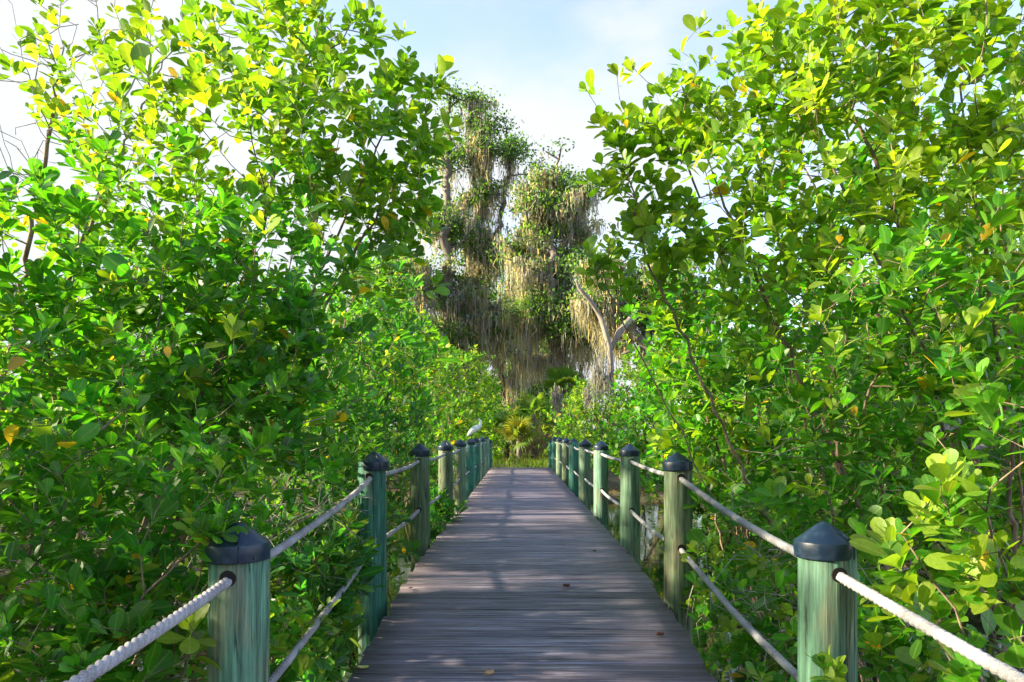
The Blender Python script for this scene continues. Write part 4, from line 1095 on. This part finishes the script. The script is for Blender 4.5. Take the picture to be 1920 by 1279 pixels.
# ---------------------------------------------------------------- bird
def bird():
    y = POST_Y[7] + .05; base = Vector((XL, y, deck_z(y) + 1.205))
    root = empty('wading_bird', base, 'white long necked wading bird perched on the seventh left post', 'bird')
    M_W = plain('white_feathers', (.88, .88, .86), .7); M_BILL = plain('bird_bill', (.42, .20, .10), .5); M_LEG = plain('bird_leg', (.06, .06, .05), .6)
    B = base
    def ringed(pts, rad, flat=1.0, n=16):
        m = MB(); pts = [B + Vector(p) for p in pts]; rings = []
        for i, p in enumerate(pts):
            t = (pts[min(i + 1, len(pts) - 1)] - pts[max(i - 1, 0)]).normalized(); u = Vector((0, 1, 0)); v = t.cross(u).normalized()
            rings.append([p + u * math.cos(a) * rad[i] * flat + v * math.sin(a) * rad[i] for a in [2 * math.pi * k / n for k in range(n)]])
        m.loft(rings); return m
    # one continuous body: tail, back, breast, S neck, head
    pts = [(-.195, 0, .035), (-.17, 0, .065), (-.12, 0, .115), (-.06, 0, .165), (0, 0, .20), (.055, 0, .225), (.088, 0, .262), (.090, 0, .300), (.078, 0, .335), (.072, 0, .362), (.066, 0, .378), (.048, 0, .388), (.030, 0, .388)]
    rad = [.008, .030, .055, .070, .070, .055, .038, .028, .024, .024, .026, .020, .008]
    b = ringed(pts, rad, .85).build('body', M_W, root, smooth=True)
    root.scale = (1.28,) * 3
    md = b.modifiers.new('s', 'SUBSURF'); md.levels = 1; md.render_levels = 1
    for s in (-1, 1):
        m = MB(); rings = []
        for (x_, z_, a_, b_) in ((-.20, .03, .006, .01), (-.15, .075, .012, .035), (-.08, .14, .016, .052), (-.01, .19, .016, .05), (.04, .215, .008, .025)):
            rings.append([B + Vector((x_ - math.sin(q) * b_ * .5, s * (.045 + a_ * math.cos(q)), z_ + math.sin(q) * b_)) for q in [2 * math.pi * k / 10 for k in range(10)]])
        m.loft(rings); m.build('wing', M_W, root, smooth=True)
        m = MB(); m.tube([B + Vector((-.02, s * .022, .15)), B + Vector((-.005, s * .022, .085)), B + Vector((-.02, s * .025, .0)), B + Vector((-.02, s * .03, -.02))], [.012, .006, .0045, .005], 8)
        for a in (-.7, 0, .7, math.pi): m.tube([B + Vector((-.02, s * .028, -.008)), B + Vector((-.02 + .045 * math.cos(a), s * .028 + .045 * math.sin(a), -.028))], [.005, .003], 6)
        m.build('leg', M_LEG, root, smooth=True)
        m = MB(); m.tube([B + Vector((.050, s * .018, .384)), B + Vector((.050, s * .0225, .384))], .005, 8); m.build('eye', M_HOLE, root)
    m = MB(); m.tube([B + Vector((.034, 0, .386)), B + Vector((-.005, 0, .380)), B + Vector((-.045, 0, .360)), B + Vector((-.075, 0, .328))], [.009, .007, .005, .002], 8)
    m.build('bill', M_BILL, root, smooth=True)
bird()

# ---------------------------------------------------------------- fallen leaves on the deck
def fallen(px, py, label, color, L_, az, roll, seed):
    # intersect the pixel ray with the deck
    d = 2.0
    while CAMZ - (py - CY) / F * d > deck_z(d) and d < 20: d += .01
    p = P(px, py, d); z = deck_z(d) + .006
    m = MB(); rnd = random.Random(seed); rows = [(0, .02), (.15, .16), (.4, .27), (.65, .29), (.88, .17), (1, .02)]
    vs = []
    for (t, w_) in rows:
        for s in (-1, -.5, 0, .5, 1):
            vs.append(((t - .5) * L_, s * w_ * L_, L_ * (.22 * s * s * roll + .10 * (t - .5) ** 2 * 4) + .001 * rnd.random()))
    n = len(vs); fs = []
    for i in range(len(rows) - 1):
        for j in range(4): a = i * 5 + j; fs.append((a, a + 1, a + 6, a + 5))
    m.add(vs, fs)
    m.tube([(-.5 * L_, 0, L_ * .1), (-.68 * L_, .02 * L_, L_ * .16)], .0015, 6)
    mt = plain('dry_leaf', color, .6); o = m.build('fallen_leaf', mt, None, smooth=True)
    md = o.modifiers.new('t', 'SOLIDIFY'); md.thickness = .0008
    o.location = (p[0], p[1], z); o.rotation_euler = (0, 0, az)
    tag(o, label, 'leaf', 'dead leaves lying on the deck')
fallen(918, 1268, 'curled tan dead leaf at the bottom centre of the deck', (.60, .36, .16), .055, .4, 1.9, 1)
fallen(680, 1256, 'pale yellow shrivelled leaf at the lower left of the deck', (.55, .52, .16), .075, .1, .7, 2)
fallen(1238, 1194, 'dark red brown leaf near the right edge of the deck', (.10, .03, .02), .06, .2, 1.4, 3)
fallen(1062, 1102, 'small dark curled leaf right of the deck centre line', (.12, .05, .035), .06, -.3, 1.6, 4)
fallen(770, 1105, 'tiny dark leaf scrap near the left deck edge', (.03, .02, .02), .035, .5, 1.0, 5)
fallen(1115, 1035, 'tiny dark scrap far up the deck, right side', (.03, .02, .02), .05, .9, 1.0, 6)
